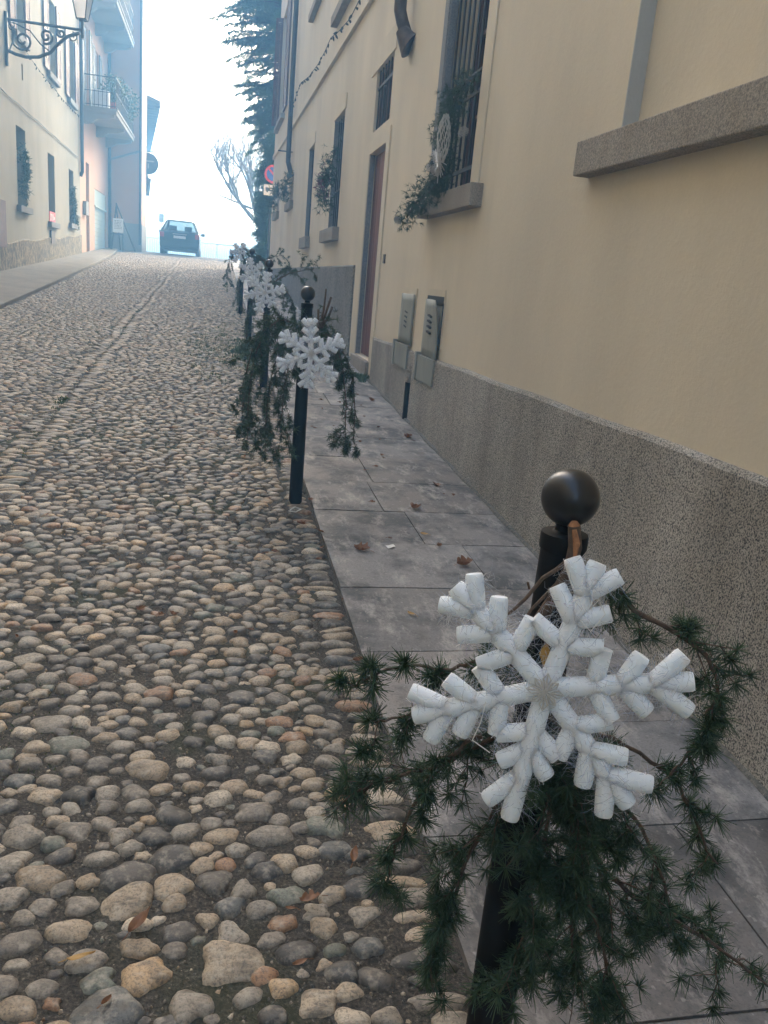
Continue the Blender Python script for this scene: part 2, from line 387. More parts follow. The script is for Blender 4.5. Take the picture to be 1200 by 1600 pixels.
def stones_block(sel, nth, prof, jitter, amp):
    s = S[sel]; n = len(s); k = len(prof)
    th = np.linspace(0, 2*np.pi, nth, endpoint=False)
    ph = rng.uniform(0, 6.28, (n, 4)); am = rng.normal(0, 1, (n, 4))*np.array([.075, .075, .055, .04])*jitter
    rad = np.ones((n, nth))
    for q in range(4): rad += am[:, q:q+1]*np.cos((q+2)*th[None]+ph[:, q:q+1])
    e = rng.uniform(1.9, 2.7, (n, 1))
    ct, st = np.cos(th)[None], np.sin(th)[None]
    sup = (np.abs(ct)**e+np.abs(st)**e)**(-1/e)
    rad *= sup
    a, b = s[:, 2:3], s[:, 3:4]
    V = np.zeros((n, k*nth+1, 3)); rot = s[:, 4]
    c, sn = np.cos(rot), np.sin(rot)
    h = (np.clip(b[:, 0]*.62, .006, .0175))*rng.uniform(.75, 1.15, n)
    tx, ty = rng.normal(0, .10, n), rng.normal(0, .10, n)
    gz = np.array([g(v) for v in s[:, 1]])
    for i, (pr, pz) in enumerate(prof):
        lx = a*rad*ct*pr; ly = b*rad*st*pr
        V[:, i*nth:(i+1)*nth, 0] = lx*c[:, None]-ly*sn[:, None]
        V[:, i*nth:(i+1)*nth, 1] = lx*sn[:, None]+ly*c[:, None]
        V[:, i*nth:(i+1)*nth, 2] = pz*h[:, None] + rng.normal(0, 1, (n, nth))*amp*h[:, None]*(1 if pr < .97 else .2)
    V[:, -1, 2] = h
    V[:, :, 2] += V[:, :, 0]*tx[:, None]+V[:, :, 1]*ty[:, None]
    V[:, :, 0] += s[:, 0:1]; V[:, :, 1] += s[:, 1:2]
    V[:, :, 2] += gz[:, None]-.0225 + (V[:, :, 1]-s[:, 1:2])*.05
    small = s[:, 2] < .0095
    V[small, :, 2] += .001
    base = np.arange(n)*(k*nth+1)
    j = np.arange(nth); jn = (j+1) % nth
    q = []
    for i in range(k-1):
        q.append(np.stack([i*nth+j, i*nth+jn, (i+1)*nth+jn, (i+1)*nth+j], 1))
    q = np.concatenate(q); t = np.stack([(k-1)*nth+j, (k-1)*nth+jn, np.full(nth, k*nth)], 1)
    Q = (q[None]+base[:, None, None]).reshape(-1, 4); T = (t[None]+base[:, None, None]).reshape(-1, 3)
    # colours; brighter light up the street is blended into the far stones
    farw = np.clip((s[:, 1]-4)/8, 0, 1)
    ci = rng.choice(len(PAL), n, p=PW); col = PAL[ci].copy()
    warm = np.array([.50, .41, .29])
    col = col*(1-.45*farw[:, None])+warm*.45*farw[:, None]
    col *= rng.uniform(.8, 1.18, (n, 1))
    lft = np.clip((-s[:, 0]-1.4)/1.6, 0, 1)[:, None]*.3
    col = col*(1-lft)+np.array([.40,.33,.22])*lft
    C = np.repeat(col[:, None], k*nth+1, 1)
    return V.reshape(-1, 3), Q, T, C.reshape(-1, 3)
hi = [(1.06,-.3),(1.03,.05),(.975,.34),(.89,.62),(.75,.82),(.54,.94),(.28,.99)]
mi = [(1.0,-.6),(.99,.15),(.90,.60),(.62,.90)]
lo = [(1.0,-.5),(.93,.50),(.60,.90)]
big = S[:, 2] >= .0095
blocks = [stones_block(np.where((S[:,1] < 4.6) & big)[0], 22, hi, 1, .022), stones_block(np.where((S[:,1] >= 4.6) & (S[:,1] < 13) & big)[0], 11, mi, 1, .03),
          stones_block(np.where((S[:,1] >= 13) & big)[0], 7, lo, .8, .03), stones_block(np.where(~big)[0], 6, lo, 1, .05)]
off = 0; VV = []; QQ = []; TT = []; CC = []
for V, Q, T, C in blocks:
    VV.append(V); QQ.append(Q+off); TT.append(T+off); CC.append(C); off += len(V)
VV = np.concatenate(VV); QQ = np.concatenate(QQ); TT = np.concatenate(TT); CC = np.concatenate(CC)
me = bpy.data.meshes.new('cobbled_road')
me.vertices.add(len(VV)); me.vertices.foreach_set('co', VV.astype(np.float32).ravel())
nl = len(QQ)*4+len(TT)*3
me.loops.add(nl); me.loops.foreach_set('vertex_index', np.concatenate([QQ.ravel(), TT.ravel()]).astype(np.int32))
me.polygons.add(len(QQ)+len(TT))
ls = np.concatenate([np.arange(len(QQ))*4, len(QQ)*4+np.arange(len(TT))*3]).astype(np.int32)
me.polygons.foreach_set('loop_start', ls)
me.update(calc_edges=True)
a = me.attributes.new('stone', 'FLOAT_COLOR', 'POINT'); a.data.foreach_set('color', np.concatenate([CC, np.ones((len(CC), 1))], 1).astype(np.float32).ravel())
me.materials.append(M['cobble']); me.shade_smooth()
road = bpy.data.objects.new('cobbled_road', me); COL.objects.link(road); tag(road, kind='structure')
fine = [.2+.022*i for i in range(230)]+[5.3+.25*i for i in range(125)]
fine = [v for v in fine if v < STREET_END]+[STREET_END]
rb = random.Random(3)
bed = grid_sheet(lambda y: float(kerbL(y))-.02, lambda y: KX+.012, fine, 190, lambda x, y: g(y)-.0190+(rb.uniform(-.0045, .004) if y < 6 else 0), 'road_bed', M['mortar'])
tag(bed, kind='structure')

# junction asphalt at the crest, with a white line
ysj = [STREET_END+.4*i for i in range(0, 62)]
o = grid_sheet(lambda y: -14 if y > 41.2 else -4.5, lambda y: 14 if y > 38 else KX, ysj, 6, lambda x, y: g(y)-.012, 'junction_asphalt', M['asphalt']); tag(o, kind='structure')
mk = MB()
for (x0, x1) in ((-3.1, -2.35), (-.75, .55)):
    mk.add([(x0,38.3,g(38.3)-.006),(x1,38.3,g(38.3)-.006),(x1,38.5,g(38.5)-.006),(x0,38.5,g(38.5)-.006)], [(0,1,2,3)])
tag(mk.build('road_marking', 'white'), kind='structure')

# slab pavement on the right
PX1 = 1.66
rows = [.25, 1.17, 1.74, 2.24, 2.74, 3.32, 3.87, 4.38, 4.95, 5.55, 6.15, 6.7, 7.35, 7.9, 8.5, 9.1, 9.7]
while rows[-1] < 38: rows.append(rows[-1]+rr.uniform(.5, .7))
mids = {1:1.3, 4:1.08, 5:1.30, 6:1.10, 7:.98, 8:1.02, 9:.95, 10:1.12, 11:1.14}
sb = MB(); cols = []
def slab(x0, x1, y0, y1, zt, c):
    j = .003; e = .009
    def q(x, y): return (x+rr.uniform(-.003,.003), y+rr.uniform(-.003,.003))
    A = [q(x0+j,y0+j), q(x1-j,y0+j), q(x1-j,y1-j), q(x0+j,y1-j)]
    # finely divided top so wear can dip
    nx, ny = 6, 6; vs = []; fs = []
    for iy in range(ny+1):
        for ix in range(nx+1):
            u, v = ix/nx, iy/ny
            x = (A[0][0]*(1-u)+A[1][0]*u)*(1-v)+(A[3][0]*(1-u)+A[2][0]*u)*v
            y = (A[0][1]*(1-u)+A[1][1]*u)*(1-v)+(A[3][1]*(1-u)+A[2][1]*u)*v
            ed = ix in (0,nx) or iy in (0,ny)
            vs.append((x, y, g(y)+zt+rr.uniform(-.0012,.0012)-(.004 if ed else 0)))
    for iy in range(ny):
        for ix in range(nx): fs.append((iy*(nx+1)+ix, iy*(nx+1)+ix+1, (iy+1)*(nx+1)+ix+1, (iy+1)*(nx+1)+ix))
    per = [i for i in range(nx+1)]+[(i+1)*(nx+1)+nx for i in range(ny)]+[ny*(nx+1)+i for i in range(nx-1,-1,-1)]+[i*(nx+1) for i in range(ny-1,0,-1)]
    b0 = len(vs); P = [(x,y,z) for x,y,z in [vs[i] for i in per]]
    vs += [(x,y,z-.08) for x,y,z in P]; n = len(per)
    for i in range(n): fs.append((per[(i+1)%n], per[i], b0+i, b0+(i+1)%n))
    sb.add(vs, fs); cols.extend([c]*len(vs))
for i in range(len(rows)-1):
    base = rr.uniform(.16, .24)
    def cc():
        k = rr.uniform(.85, 1.15)*base; w = rr.uniform(-.05, .12)
        return (k*1.12*(1+w*.6), k*1.06, k*(1.02-w*.6))
    mx = mids.get(i, rr.uniform(.95, 1.3))
    if i in (0, 2, 3): slab(KX, PX1, rows[i], rows[i+1], .008, cc())
    else:
        slab(KX, mx, rows[i], rows[i+1], .008+rr.uniform(-.002,.002), cc()); slab(mx, PX1, rows[i], rows[i+1], .008+rr.uniform(-.002,.002), cc())
po = sb.build('stone_pavement', M['slab'], smooth=False); tag(po, kind='structure')
at = po.data.attributes.new('stone', 'FLOAT_COLOR', 'POINT'); at.data.foreach_set('color', [v for c in cols for v in (*c, 1)])
o = grid_sheet(lambda y: KX+.013, lambda y: PX1+.02, [.2+i*.5 for i in range(76)], 4, lambda x, y: g(y)-.003, 'pavement_bed', M['cement']); tag(o, kind='structure')
# cement fillet against the wall
cf = MB(); yy = [.2+.18*i for i in range(0, 210)]
for i in range(len(yy)-1):
    if 9.0 < yy[i] < 10.0: continue
    w0, w1 = PX1-.012+.008*math.sin(yy[i]*7), PX1-.012+.008*math.sin(yy[i+1]*7)
    cf.add([(w0,yy[i],g(yy[i])-.005),(w0+.01,yy[i],g(yy[i])+.016),(1.72,yy[i],g(yy[i])+.034),(w1,yy[i+1],g(yy[i+1])-.005),(w1+.01,yy[i+1],g(yy[i+1])+.016),(1.72,yy[i+1],g(yy[i+1])+.034)],
           [(0,3,4,1),(1,4,5,2)])
tag(cf.build('pavement_edge', 'cement', smooth=True), kind='structure')
# concrete pavement on the left
lp = MB(); yl = [4+i*.6 for i in range(57)]
def zl(y): return g(y)+.055
vs = []
for y in yl:
    k = float(kerbL(y)); z = zl(y)
    vs += [(k, y, g(y)-.05), (k, y, z-.012), (k-.02, y, z), (k-.16, y, z), (-4.52, y, z+.01)]
lp.add(vs, [(i*5+j, i*5+j+5, i*5+j+6, i*5+j+1) for i in range(len(yl)-1) for j in range(4)])
tag(lp.build('concrete_pavement', 'sidewalk'), kind='structure')

# ------------------------------------------------------------------ facades
def facade(mb, X, Y0, Y1, Z0, Z1, ops, into):
    """front face of a wall in the plane x=X with openings (y0,y1,z0,z1,depth); reveals go towards `into`"""
    ycut = sorted(set([Y0, Y1]+[v for o in ops for v in o[:2]])); zcut = sorted(set([Z0, Z1]+[v for o in ops for v in o[2:4]]))
    for i in range(len(ycut)-1):
        for j in range(len(zcut)-1):
            yc = (ycut[i]+ycut[i+1])/2; zc = (zcut[j]+zcut[j+1])/2
            if any(o[0] < yc < o[1] and o[2] < zc < o[3] for o in ops): continue
            a, b_, c, d = (X,ycut[i],zcut[j]), (X,ycut[i+1],zcut[j]), (X,ycut[i+1],zcut[j+1]), (X,ycut[i],zcut[j+1])
            mb.quad(*((d, c, b_, a) if into > 0 else (a, b_, c, d)))
    for (y0, y1, z0, z1, dp) in ops:
        xi = X+into*dp
        mb.quad((X,y0,z0),(X,y0,z1),(xi,y0,z1),(xi,y0,z0)); mb.quad((X,y1,z0),(xi,y1,z0),(xi,y1,z1),(X,y1,z1))
        mb.quad((X,y0,z1),(X,y1,z1),(xi,y1,z1),(xi,y0,z1)); mb.quad((X,y0,z0),(xi,y0,z0),(xi,y1,z0),(X,y1,z0))
def shellbox(mb, xf, xb, Y0, Y1, Z0, Z1, near=True):
    mb.quad((xb,Y0,Z0),(xb,Y1,Z0),(xb,Y1,Z1),(xb,Y0,Z1))
    mb.quad((xf,Y1,Z0),(xf,Y1,Z1),(xb,Y1,Z1),(xb,Y1,Z0))
    mb.quad((xf,Y0,Z0),(xb,Y0,Z0),(xb,Y0,Z1),(xf,Y0,Z1))
    mb.quad((xf,Y0,Z1),(xb,Y0,Z1),(xb,Y1,Z1),(xf,Y1,Z1))

WX = 1.70
RH = empty('cream_house', (WX, 8, g(8)), 'long cream house with granite sills and pebble dash plinth right of the bollards', 'house')
ops = [(2.68,3.585,2.22,4.1,.07),(5.79,6.86,2.20,4.3,.30),(9.03,10.0,.66,2.92,.11),(9.03,9.97,3.15,3.78,.10),(12.4,13.45,2.24,3.81,.22),(16.2,17.05,2.25,3.87,.22),
       (20.4,21.4,3.2,3.84,.22),(25.0,26.1,3.25,4.05,.22),(12.4,13.9,5.36,7.3,.22),(16.2,17.7,6.41,8.0,.22),(24.7,26.9,5.75,8.7,.22),(6.93-.055,6.93+.055,.33,.84,.10)]
mb = MB(); facade(mb, WX, -26, 28.3, -2.5, 11, ops, 1); shellbox(mb, WX, 12, -26, 28.3, -2.5, 11)  # wall runs on unseen behind the camera to shade the near street
W(mb, 'wall', 'cream', RH)
rf = MB(); rf.add([(1.1,-26.3,11.01),(1.1,28.9,11.01),(6.9,28.9,13.4),(6.9,-26.3,13.4),(12.6,28.9,11.01),(12.6,-26.3,11.01)], [(0,1,2,3),(3,2,4,5),(0,3,5),(1,4,2)])
W(rf, 'roof', 'rooftile', RH)
# plinth near, with a weathered cement top edge
pm = MB(); P0 = WX-.03
def plinth_run(pm, ys_, zt, x0=P0):
    for i in range(len(ys_)-1):
        a, b_ = ys_[i], ys_[i+1]
        pm.add([(x0,a,g(a)-.15),(x0,b_,g(b_)-.15),(x0,b_,zt(b_)-.015),(x0,a,zt(a)-.015),(x0+.012,a,zt(a)),(x0+.012,b_,zt(b_)),(WX+.002,b_,zt(b_)+.006),(WX+.002,a,zt(a)+.006)],
               [(0,1,2,3),(3,2,5,4),(4,5,6,7)])
def seg(a, b_, st): 
    n = max(1, int((b_-a)/st)); return [a+(b_-a)*i/n for i in range(n+1)]
zt = lambda y: 1.035-.013*(y-1.5)+.004*math.sin(y*5)
plinth_run(pm, seg(-1, 6.875, .3), zt)
a = P0; pm.box(a, WX+.003, 6.871, 6.989, .845, zt(6.9)-.001)
plinth_run(pm, seg(6.985, 8.78, .3), zt)
pm.quad((P0,8.78,g(8.78)-.2),(WX,8.78,g(8.78)-.2),(WX,8.78,zt(8.78)),(P0,8.78,zt(8.78)))
for y in (6.875, 6.985): pm.quad((P0,y,.3),(WX+.1,y,.3),(WX+.1,y,.845),(P0,y,.845))
pm.quad((WX+.099,6.87,.2),(WX+.099,6.99,.2),(WX+.099,6.99,.86),(WX+.099,6.87,.86))
W(pm, 'plinth', 'plinth', RH)
pm = MB(); plinth_run(pm, seg(10.45, 28.3, .6), lambda y: 1.70-.002*(y-10), WX-.03)
pm.quad((WX-.03,10.45,.2),(WX-.03,10.45,1.70),(WX,10.45,1.70),(WX,10.45,.2)); W(pm, 'plinth', 'far_plinth', RH)
# string course following the slope
sc = MB(); sc.box(WX-.05, WX-.001, 5, 28.3, 4.56, 4.66, .0195); sc.box(WX-.03, WX-.001, 5, 28.3, 4.66, 4.72, .0195); W(sc, 'string_course', 'cream_trim', RH)
# sills
def sill(y0, y1, z0, z1, pr, mat='granite', X=WX, into=1, par=RH):
    mb = MB()
    mb.box(min(X-into*pr, X+into*.05), max(X-into*pr, X+into*.05), y0, y1, z0, z1)
    o = W(mb, 'window_sill', mat, par, bevel=.006); return o
sill(2.1, 3.86, 2.065, 2.215, .08); sill(5.50, 6.98, 2.05, 2.197, .085); sill(12.2, 13.75, 2.05, 2.235, .10)
sill(16.05, 17.3, 2.04, 2.245, .09); sill(20.2, 21.7, 3.02, 3.195, .09); sill(24.8, 26.4, 3.05, 3.245, .09)
sill(12.2, 14.0, 5.22, 5.355, .10); sill(16.0, 17.9, 6.28, 6.405, .10); sill(24.4, 27.2, 5.62, 5.745, .12)
# niche: painted back, grey stone jamb
mb = MB(); mb.quad((WX+.07,2.68,2.2),(WX+.07,2.68,4.1),(WX+.07,3.59,4.1),(WX+.07,3.59,2.2)); nb = W(mb, 'blind_window', 'cream', RH)
mb = MB(); mb.box(WX-.002, WX+.069, 3.575, 3.583, 2.217, 4.1); WS(mb, 'jamb', 'grey_jamb', nb)
# framed window maker (face towards -x)
def bar_window(y0, y1, z0, z1, dp, rails, nb_, arches=None, frame='shutter', xb=None):
    x = WX+dp
    mb = MB(); t = .055
    for (a, b_, c, d) in ((y0,y0+t,z0,z1),(y1-t,y1,z0,z1),(y0+t,y1-t,z0,z0+t),(y0+t,y1-t,z1-t,z1),((y0+y1)/2-.04,(y0+y1)/2+.04,z0+t,z1-t)):
        mb.box(x-.05, x-.004, a, b_, c, d)
    for zz in np.arange(z0+.6, z1-.3, .6): mb.box(x-.035, x-.006, y0+t, y1-t, zz, zz+.03)
    f = W(mb, 'window', frame, RH)
    mb = MB(); mb.quad((x-.003,y0,z0),(x-.003,y0,z1),(x-.003,y1,z1),(x-.003,y1,z0)); WS(mb, 'pane', 'glass', f)
    if nb_:
        mb = MB(); xb = WX+.06 if xb is None else xb
        for k in range(nb_):
            yy_ = y0+(k+.5)*(y1-y0)/nb_; mb.tube([(xb,yy_,z0),(xb,yy_,z1)], .009, 6)
        for zz in rails: mb.box(xb-.008, xb+.008, y0, y1, zz-.014, zz+.014)
        if arches:
            zb, zt_ = arches; n = nb_
            for k in range(n):
                c = y0+(k+.5)*(y1-y0)/n; r_ = (y1-y0)/n*.5
                pts = [(xb-.012, c+r_*math.cos(w), zb+(zt_-zb-r_)+r_*math.sin(w)) for w in np.linspace(0, math.pi, 9)]
                mb.tube([(xb-.012, c+r_, zb)]+pts+[(xb-.012, c-r_, zb)], .006, 5)
        W(mb, 'window_bars', 'iron', RH)
bar_window(5.79, 6.86, 2.2, 4.3, .28, [2.36, 2.86, 2.99], 8, (2.86, 2.99))
mb = MB(); mb.box(WX-.004, WX+.055, 6.835, 6.862, 2.2, 4.3); mb.box(WX-.012, WX-.001, 6.863, 6.99, 2.2, 4.32); W(mb, 'window_surround', 'grey_stone', RH)
mb = MB(); mb.box(WX-.010, WX-.001, 5.60, 5.788, 2.2, 4.32); W(mb, 'window_surround', 'cream_trim', RH)
bar_window(9.03, 9.97, 3.15, 3.78, .095, [3.60], 6, xb=WX+.025)
mb = MB(); mb.box(WX-.012, WX-.001, 8.93, 10.3, 3.785, 4.03); W(mb, 'lintel', 'cream_trim', RH)
bar_window(12.4, 13.45, 2.24, 3.81, .2, [2.8], 5); bar_window(16.2, 17.05, 2.25, 3.87, .2, [2.9], 4)
bar_window(20.4, 21.4, 3.2, 3.84, .2, [], 0); bar_window(25.0, 26.1, 3.25, 4.05, .2, [], 0)
bar_window(12.4, 13.9, 5.36, 7.3, .2, [], 0); bar_window(16.2, 17.7, 6.41, 8.0, .2, [], 0); bar_window(24.7, 26.9, 5.75, 8.7, .2, [], 0, frame='white')
for (y0, y1, z) in ((12.3,13.5,3.815),(16.1,17.2,3.875)):
    mb = MB(); mb.box(WX-.012, WX-.001, y0, y1, z, z+.19); W(mb, 'lintel', 'cream_trim', RH)
# stone jambs of far side reveals (seen lit from the street)
for (y1, z0, z1, dp) in ((10.0,.66,2.92,.065),(13.45,2.24,3.81,.2),(17.05,2.25,3.87,.2)):
    mb = MB(); mb.box(WX-.002, WX+dp-.01, y1-.006, y1-.001, z0, z1); W(mb, 'jamb', 'grey_stone', RH)
# door with surround and step
mb = MB()
for k in range(7):
    a = 9.035+k*.138; mb.box(WX+.065, WX+.085, a, a+.131, .67, 2.91)
mb.box(WX+.085, WX+.105, 9.035, 9.99, .665, 2.915); dr = W(mb, 'door', 'door', RH, bevel=.003)
mb = MB(); mb.sphere((WX+.045,9.16,1.65), .022, 10); WS(mb, 'handle', 'iron', dr)
mb = MB(); mb.box(WX-.014, WX-.001, 8.84, 9.028, .52, 3.06); mb.box(WX-.014, WX-.001, 10.002, 10.40, .60, 3.06); mb.box(WX-.014, WX-.001, 9.028, 10.002, 2.922, 3.06)
W(mb, 'door_surround', 'cream_trim', RH)
mb = MB(); mb.box(WX-.05, WX+.16, 8.98, 10.06, .40, .655); W(mb, 'doorstep', 'granite', RH, bevel=.008)
mb = MB(); mb.box(WX-.012, WX+.01, 8.60, 8.68, 1.71, 1.80); W(mb, 'doorbell', 'brownpipe', RH, bevel=.002)
# meter boxes
for (y0, y1, z0, z1, opn) in ((7.06,7.57,.80,1.44,0),(6.14,6.65,.77,1.45,1)):
    x = WX-.018
    mb = MB(); mb.box(WX-.008, WX-.001, y0-.012, y1+.012, 1.06, z1+.05)
    bx_ = W(mb, 'meter_box', 'cream_trim', RH)
    mb = MB(); n = 7; top = z1-(.03 if opn else .0)
    vs = []; 
    for iz in range(n+1):
        for iy in range(n+1):
            v, u = iz/n, iy/n
            bend = (.045*max(0, 1-u*1.6)*v**3 + .010*(1-u)) if opn else 0.002*math.sin(6*v)
            vs.append((x-bend, y0+u*(y1-y0)+(.02*(1-v)*math.sin(u*3) if opn else 0), z0+.205+v*(top-z0-.205)))
    fs = [(iz*(n+1)+iy, iz*(n+1)+iy+1, (iz+1)*(n+1)+iy+1, (iz+1)*(n+1)+iy) for iz in range(n) for iy in range(n)]
    mb.add(vs, fs)
    dl = WS(mb, 'box_door', 'boxpaint', bx_, smooth=True)
    md = dl.modifiers.new('thick', 'SOLIDIFY'); md.thickness = .004
    mb = MB(); mb.box(WX-.046, WX-.0315, y0, y1, z0, z0+.20); WS(mb, 'lower_plate', 'boxpaint', bx_)
    mb = MB(); mb.box(WX-.055, WX-.003, y1+.006, y1+.06, z0-.01, z0+.22); WS(mb, 'side_bracket', 'boxpaint', bx_)
    mb = MB()
    for k in range(4):
        zz = z1-.17-.042*k; mb.box(x-.008-(.022 if opn else 0), x-.004, (y0+y1)/2-.04, (y0+y1)/2+.055, zz, zz+.014, .12)
    WS(mb, 'vent_slots', 'wire', bx_)
    if opn:
        mb = MB(); mb.box(WX-.012, WX-.008, y0+.005, y1-.005, z1-.07, z1-.001); mb.box(WX-.017, WX-.008, y0-.008, y0-.001, 1.05, z1-.05); WS(mb, 'opening_shade', 'wire', bx_)  # dark strips stand for the shade inside the open box
mb = MB(); mb.tube([(WX-.022,6.93,.30),(WX-.022,6.93,.66),(WX-.022,6.93,.70)], [.040,.040,.043], 12); W(mb, 'drain_pipe', 'black', RH)
mb = MB(); mb.tube([(WX-.020,6.93,.70),(WX-.010,6.93,.845)], .030, 10)
for k in range(4): mb.tube([(WX-.020,6.93,.71+.03*k),(WX-.020,6.93,.722+.03*k)], .038, 10)
W(mb, 'pipe_fitting', 'granite', RH)
# downpipes
def downpipe(y, x, r, zbot, ztop, mat, par, into=1, plate=None):
    mb = MB(); mb.tube([(x,y,ztop),(x,y,zbot+.22),(x,y,zbot+.14),(x+into*.03,y,zbot+.05),(x+into*(abs(WX-x) if par is RH else .1)*.85,y+.0,zbot-.12)], r, 14)
    p = W(mb, 'downpipe', mat, par, smooth=True)
    return p
p = downpipe(8.25, 1.57, .058, 3.78, 11, 'brownpipe', RH)
mb = MB(); mb.tube([(1.60,8.24,3.76),(WX-.05,8.22,3.68),(WX-.004,8.2,3.64)], [.062,.09,.135], 20); WS(mb, 'pipe_outlet', 'brownpipe', p, smooth=True)
mb = MB(); mb.tube([(1.57,8.25,4.08),(1.57,8.25,4.095)], .10, 16)
WS(mb, 'pipe_flange', 'brownpipe', p, smooth=True)
p = downpipe(21.1, 1.60, .058, 3.98, 11, 'bluepipe', RH)
mb = MB(); mb.tube([(WX-.07,21.1,3.86),(WX-.002,21.1,3.78)], [.07,.11], 14); WS(mb, 'pipe_outlet', 'bluepipe', p)
mb = MB(); mb.box(1.35, 1.7, 21.06, 21.14, 4.33, 4.35); WS(mb, 'pipe_flange', 'bluepipe', p)
# upper shutters: one leaf flat on the wall, one standing open at the corner window
def leaf(par, x0, y0, x1, y1, z0, z1, mat, name='shutter'):
    mb = MB(); d = Vector((x1-x0, y1-y0, 0)); L = d.length; d.normalize(); n_ = Vector((-d.y, d.x, 0))*.02
    def bx(a, b_, c, e, th):
        P = [Vector((x0,y0,0))+d*a, Vector((x0,y0,0))+d*b_]
        vs = []
        for z in (c, e):
            vs += [P[0]-n_*th+Vector((0,0,z)), P[1]-n_*th+Vector((0,0,z)), P[1]+n_*th+Vector((0,0,z)), P[0]+n_*th+Vector((0,0,z))]
        mb.add(vs, [(0,3,2,1),(4,5,6,7),(0,1,5,4),(1,2,6,5),(2,3,7,6),(3,0,4,7)])
    bx(0, .06, z0, z1, 1); bx(L-.06, L, z0, z1, 1); 
    for zz in (z0, (z0+z1)/2-.04, z1-.08): bx(.06, L-.06, zz, zz+.08, .96)
    k = z0+.09
    while k < z1-.1:
        if not ((z0+z1)/2-.05 < k < (z0+z1)/2+.05): bx(.06, L-.06, k, k+.035, .6)
        k += .05
    return W(mb, name, mat, par)
leaf(RH, 1.50, 27.02, 1.70, 26.93, 5.8, 8.7, 'shutter'); leaf(RH, 1.665, 23.6, 1.665, 24.68, 5.8, 8.7, 'shutter')
leaf(RH, 1.53, 26.98, 1.70, 26.91, 5.8, 8.7, 'shutter') if False else None


# ------------------------------------------------------------------ left cream house
LX = -4.50
LH = empty('old_cream_house', (LX, 24, g(24)), 'weathered cream house with brown shutters on the left side of the street', 'house')
lops = [(21.2,22.15,2.52,4.22,.28),(24.85,25.8,2.35,4.10,.28),(28.15,29.0,2.48,4.05,.28),(21.3,22.3,6.15,8.1,.2),(25.1,26.25,6.12,7.95,.2),(28.25,29.35,6.05,7.8,.2),(21.95,22.1,5.28,5.62,.1)]
mb = MB(); facade(mb, LX, -26, 30.4, -2.5, 11.5, lops, -1); shellbox(mb, LX, -13, -26, 30.4, -2.5, 11.5); W(mb, 'wall', 'old_cream', LH)  # also carried on unseen behind the camera to darken the near ground
mb = MB(); mb.add([(-3.9,-26.2,11.51),(-3.9,30.45,11.51),(-8.7,30.45,13.8),(-8.7,-26.2,13.8),(-13.5,30.45,11.51),(-13.5,-26.2,11.51)], [(0,3,2,1),(3,5,4,2),(0,5,3),(1,2,4)]); W(mb, 'roof', 'rooftile', LH)
mb = MB()
for i in range(44):
    a = 4+.6*i; b_ = a+.6; t0 = g(a)+.62+.03*math.sin(a*2.1); t1 = g(b_)+.62+.03*math.sin(b_*2.1)
    mb.add([(LX+.03,a,g(a)-.1),(LX+.03,b_,g(b_)-.1),(LX+.03,b_,t1),(LX+.03,a,t0),(LX-.002,b_,t1+.02),(LX-.002,a,t0+.02)], [(0,3,2,1),(3,5,4,2)])
W(mb, 'plinth', 'rough_plinth', LH)
def lwin(y0, y1, z0, z1, dp, shut=True, sl=True, X=LX, par=LH, mat='shutter', frame='white'):
    x = X-dp
    mb = MB(); t = .06
    for (a, b_, c, d) in ((y0,y0+t,z0,z1),(y1-t,y1,z0,z1),(y0+t,y1-t,z0,z0+t),(y0+t,y1-t,z1-t,z1),((y0+y1)/2-.03,(y0+y1)/2+.03,z0+t,z1-t)):
        mb.box(x+.004, x+.05, a, b_, c, d)
    f = W(mb, 'window', frame, par)
    mb = MB(); mb.quad((x+.003,y0,z0),(x+.003,y1,z0),(x+.003,y1,z1),(x+.003,y0,z1)); WS(mb, 'pane', 'glass', f)
    if shut:
        w = (y1-y0)*.52
        leaf(par, X+.035, y1+.01, X+.035, y1+w, z0, z1, mat); leaf(par, X+.035, y0-w, X+.035, y0-.01, z0, z1, mat)
    if sl: sill(y0-.15, y1+.2, z0-.15, z0-.004, .10, 'grey_stone', X, -1, par)
lwin(21.2,22.15,2.52,4.22,.26,False,frame='shutter'); lwin(24.85,25.8,2.35,4.10,.26,False,frame='shutter'); lwin(28.15,29.0,2.48,4.05,.26,False,frame='shutter')
for (y0, y1, z0, z1) in ((21.3,22.3,6.15,8.1),(25.1,26.25,6.12,7.95),(28.25,29.35,6.05,7.8)): lwin(y0, y1, z0, z1, .18)
mb = MB(); mb.box(LX-.08, LX-.05, 21.95, 22.1, 5.28, 5.62); W(mb, 'air_vent', 'wire', LH)
mb = MB(); mb.box(LX, LX+.05, 24.9, 25.45, 1.78, 2.12); W(mb, 'meter_box', 'brownpipe', LH)
mb = MB(); mb.box(LX+.002, LX+.06, 18.6, 19.75, 1.55, 2.5); W(mb, 'wooden_hatch', 'shutter', LH)
mb = MB(); mb.box(LX, LX+.01, 24.9, 25.75, 2.34, 2.62); rp = mb.build('red_plaque', 'redplate')
tag(rp, 'small red plaque with white marks at the foot of the middle ground floor window', 'sign')
mb = MB()
for (a, b_, c, d) in ((25.0,25.06,2.40,2.56),(25.1,25.24,2.52,2.56),(25.15,25.19,2.40,2.52),(25.3,25.42,2.40,2.56),(25.5,25.62,2.42,2.50)): mb.box(LX+.010, LX+.016, a, b_, c, d)
mb.build('lettering', 'white', rp)
mb = MB(); mb.tube([(-4.42,30.32,11.5),(-4.42,30.32,4.35),(-4.42,30.32,4.2),(-4.48,30.32,4.05)], .06, 12)
for z in (5.2, 7.4, 9.6): mb.tube([(-4.42,30.32,z),(-4.42,30.32,z+.03)], .07, 12)
W(mb, 'downpipe', 'bluepipe', LH, smooth=True)

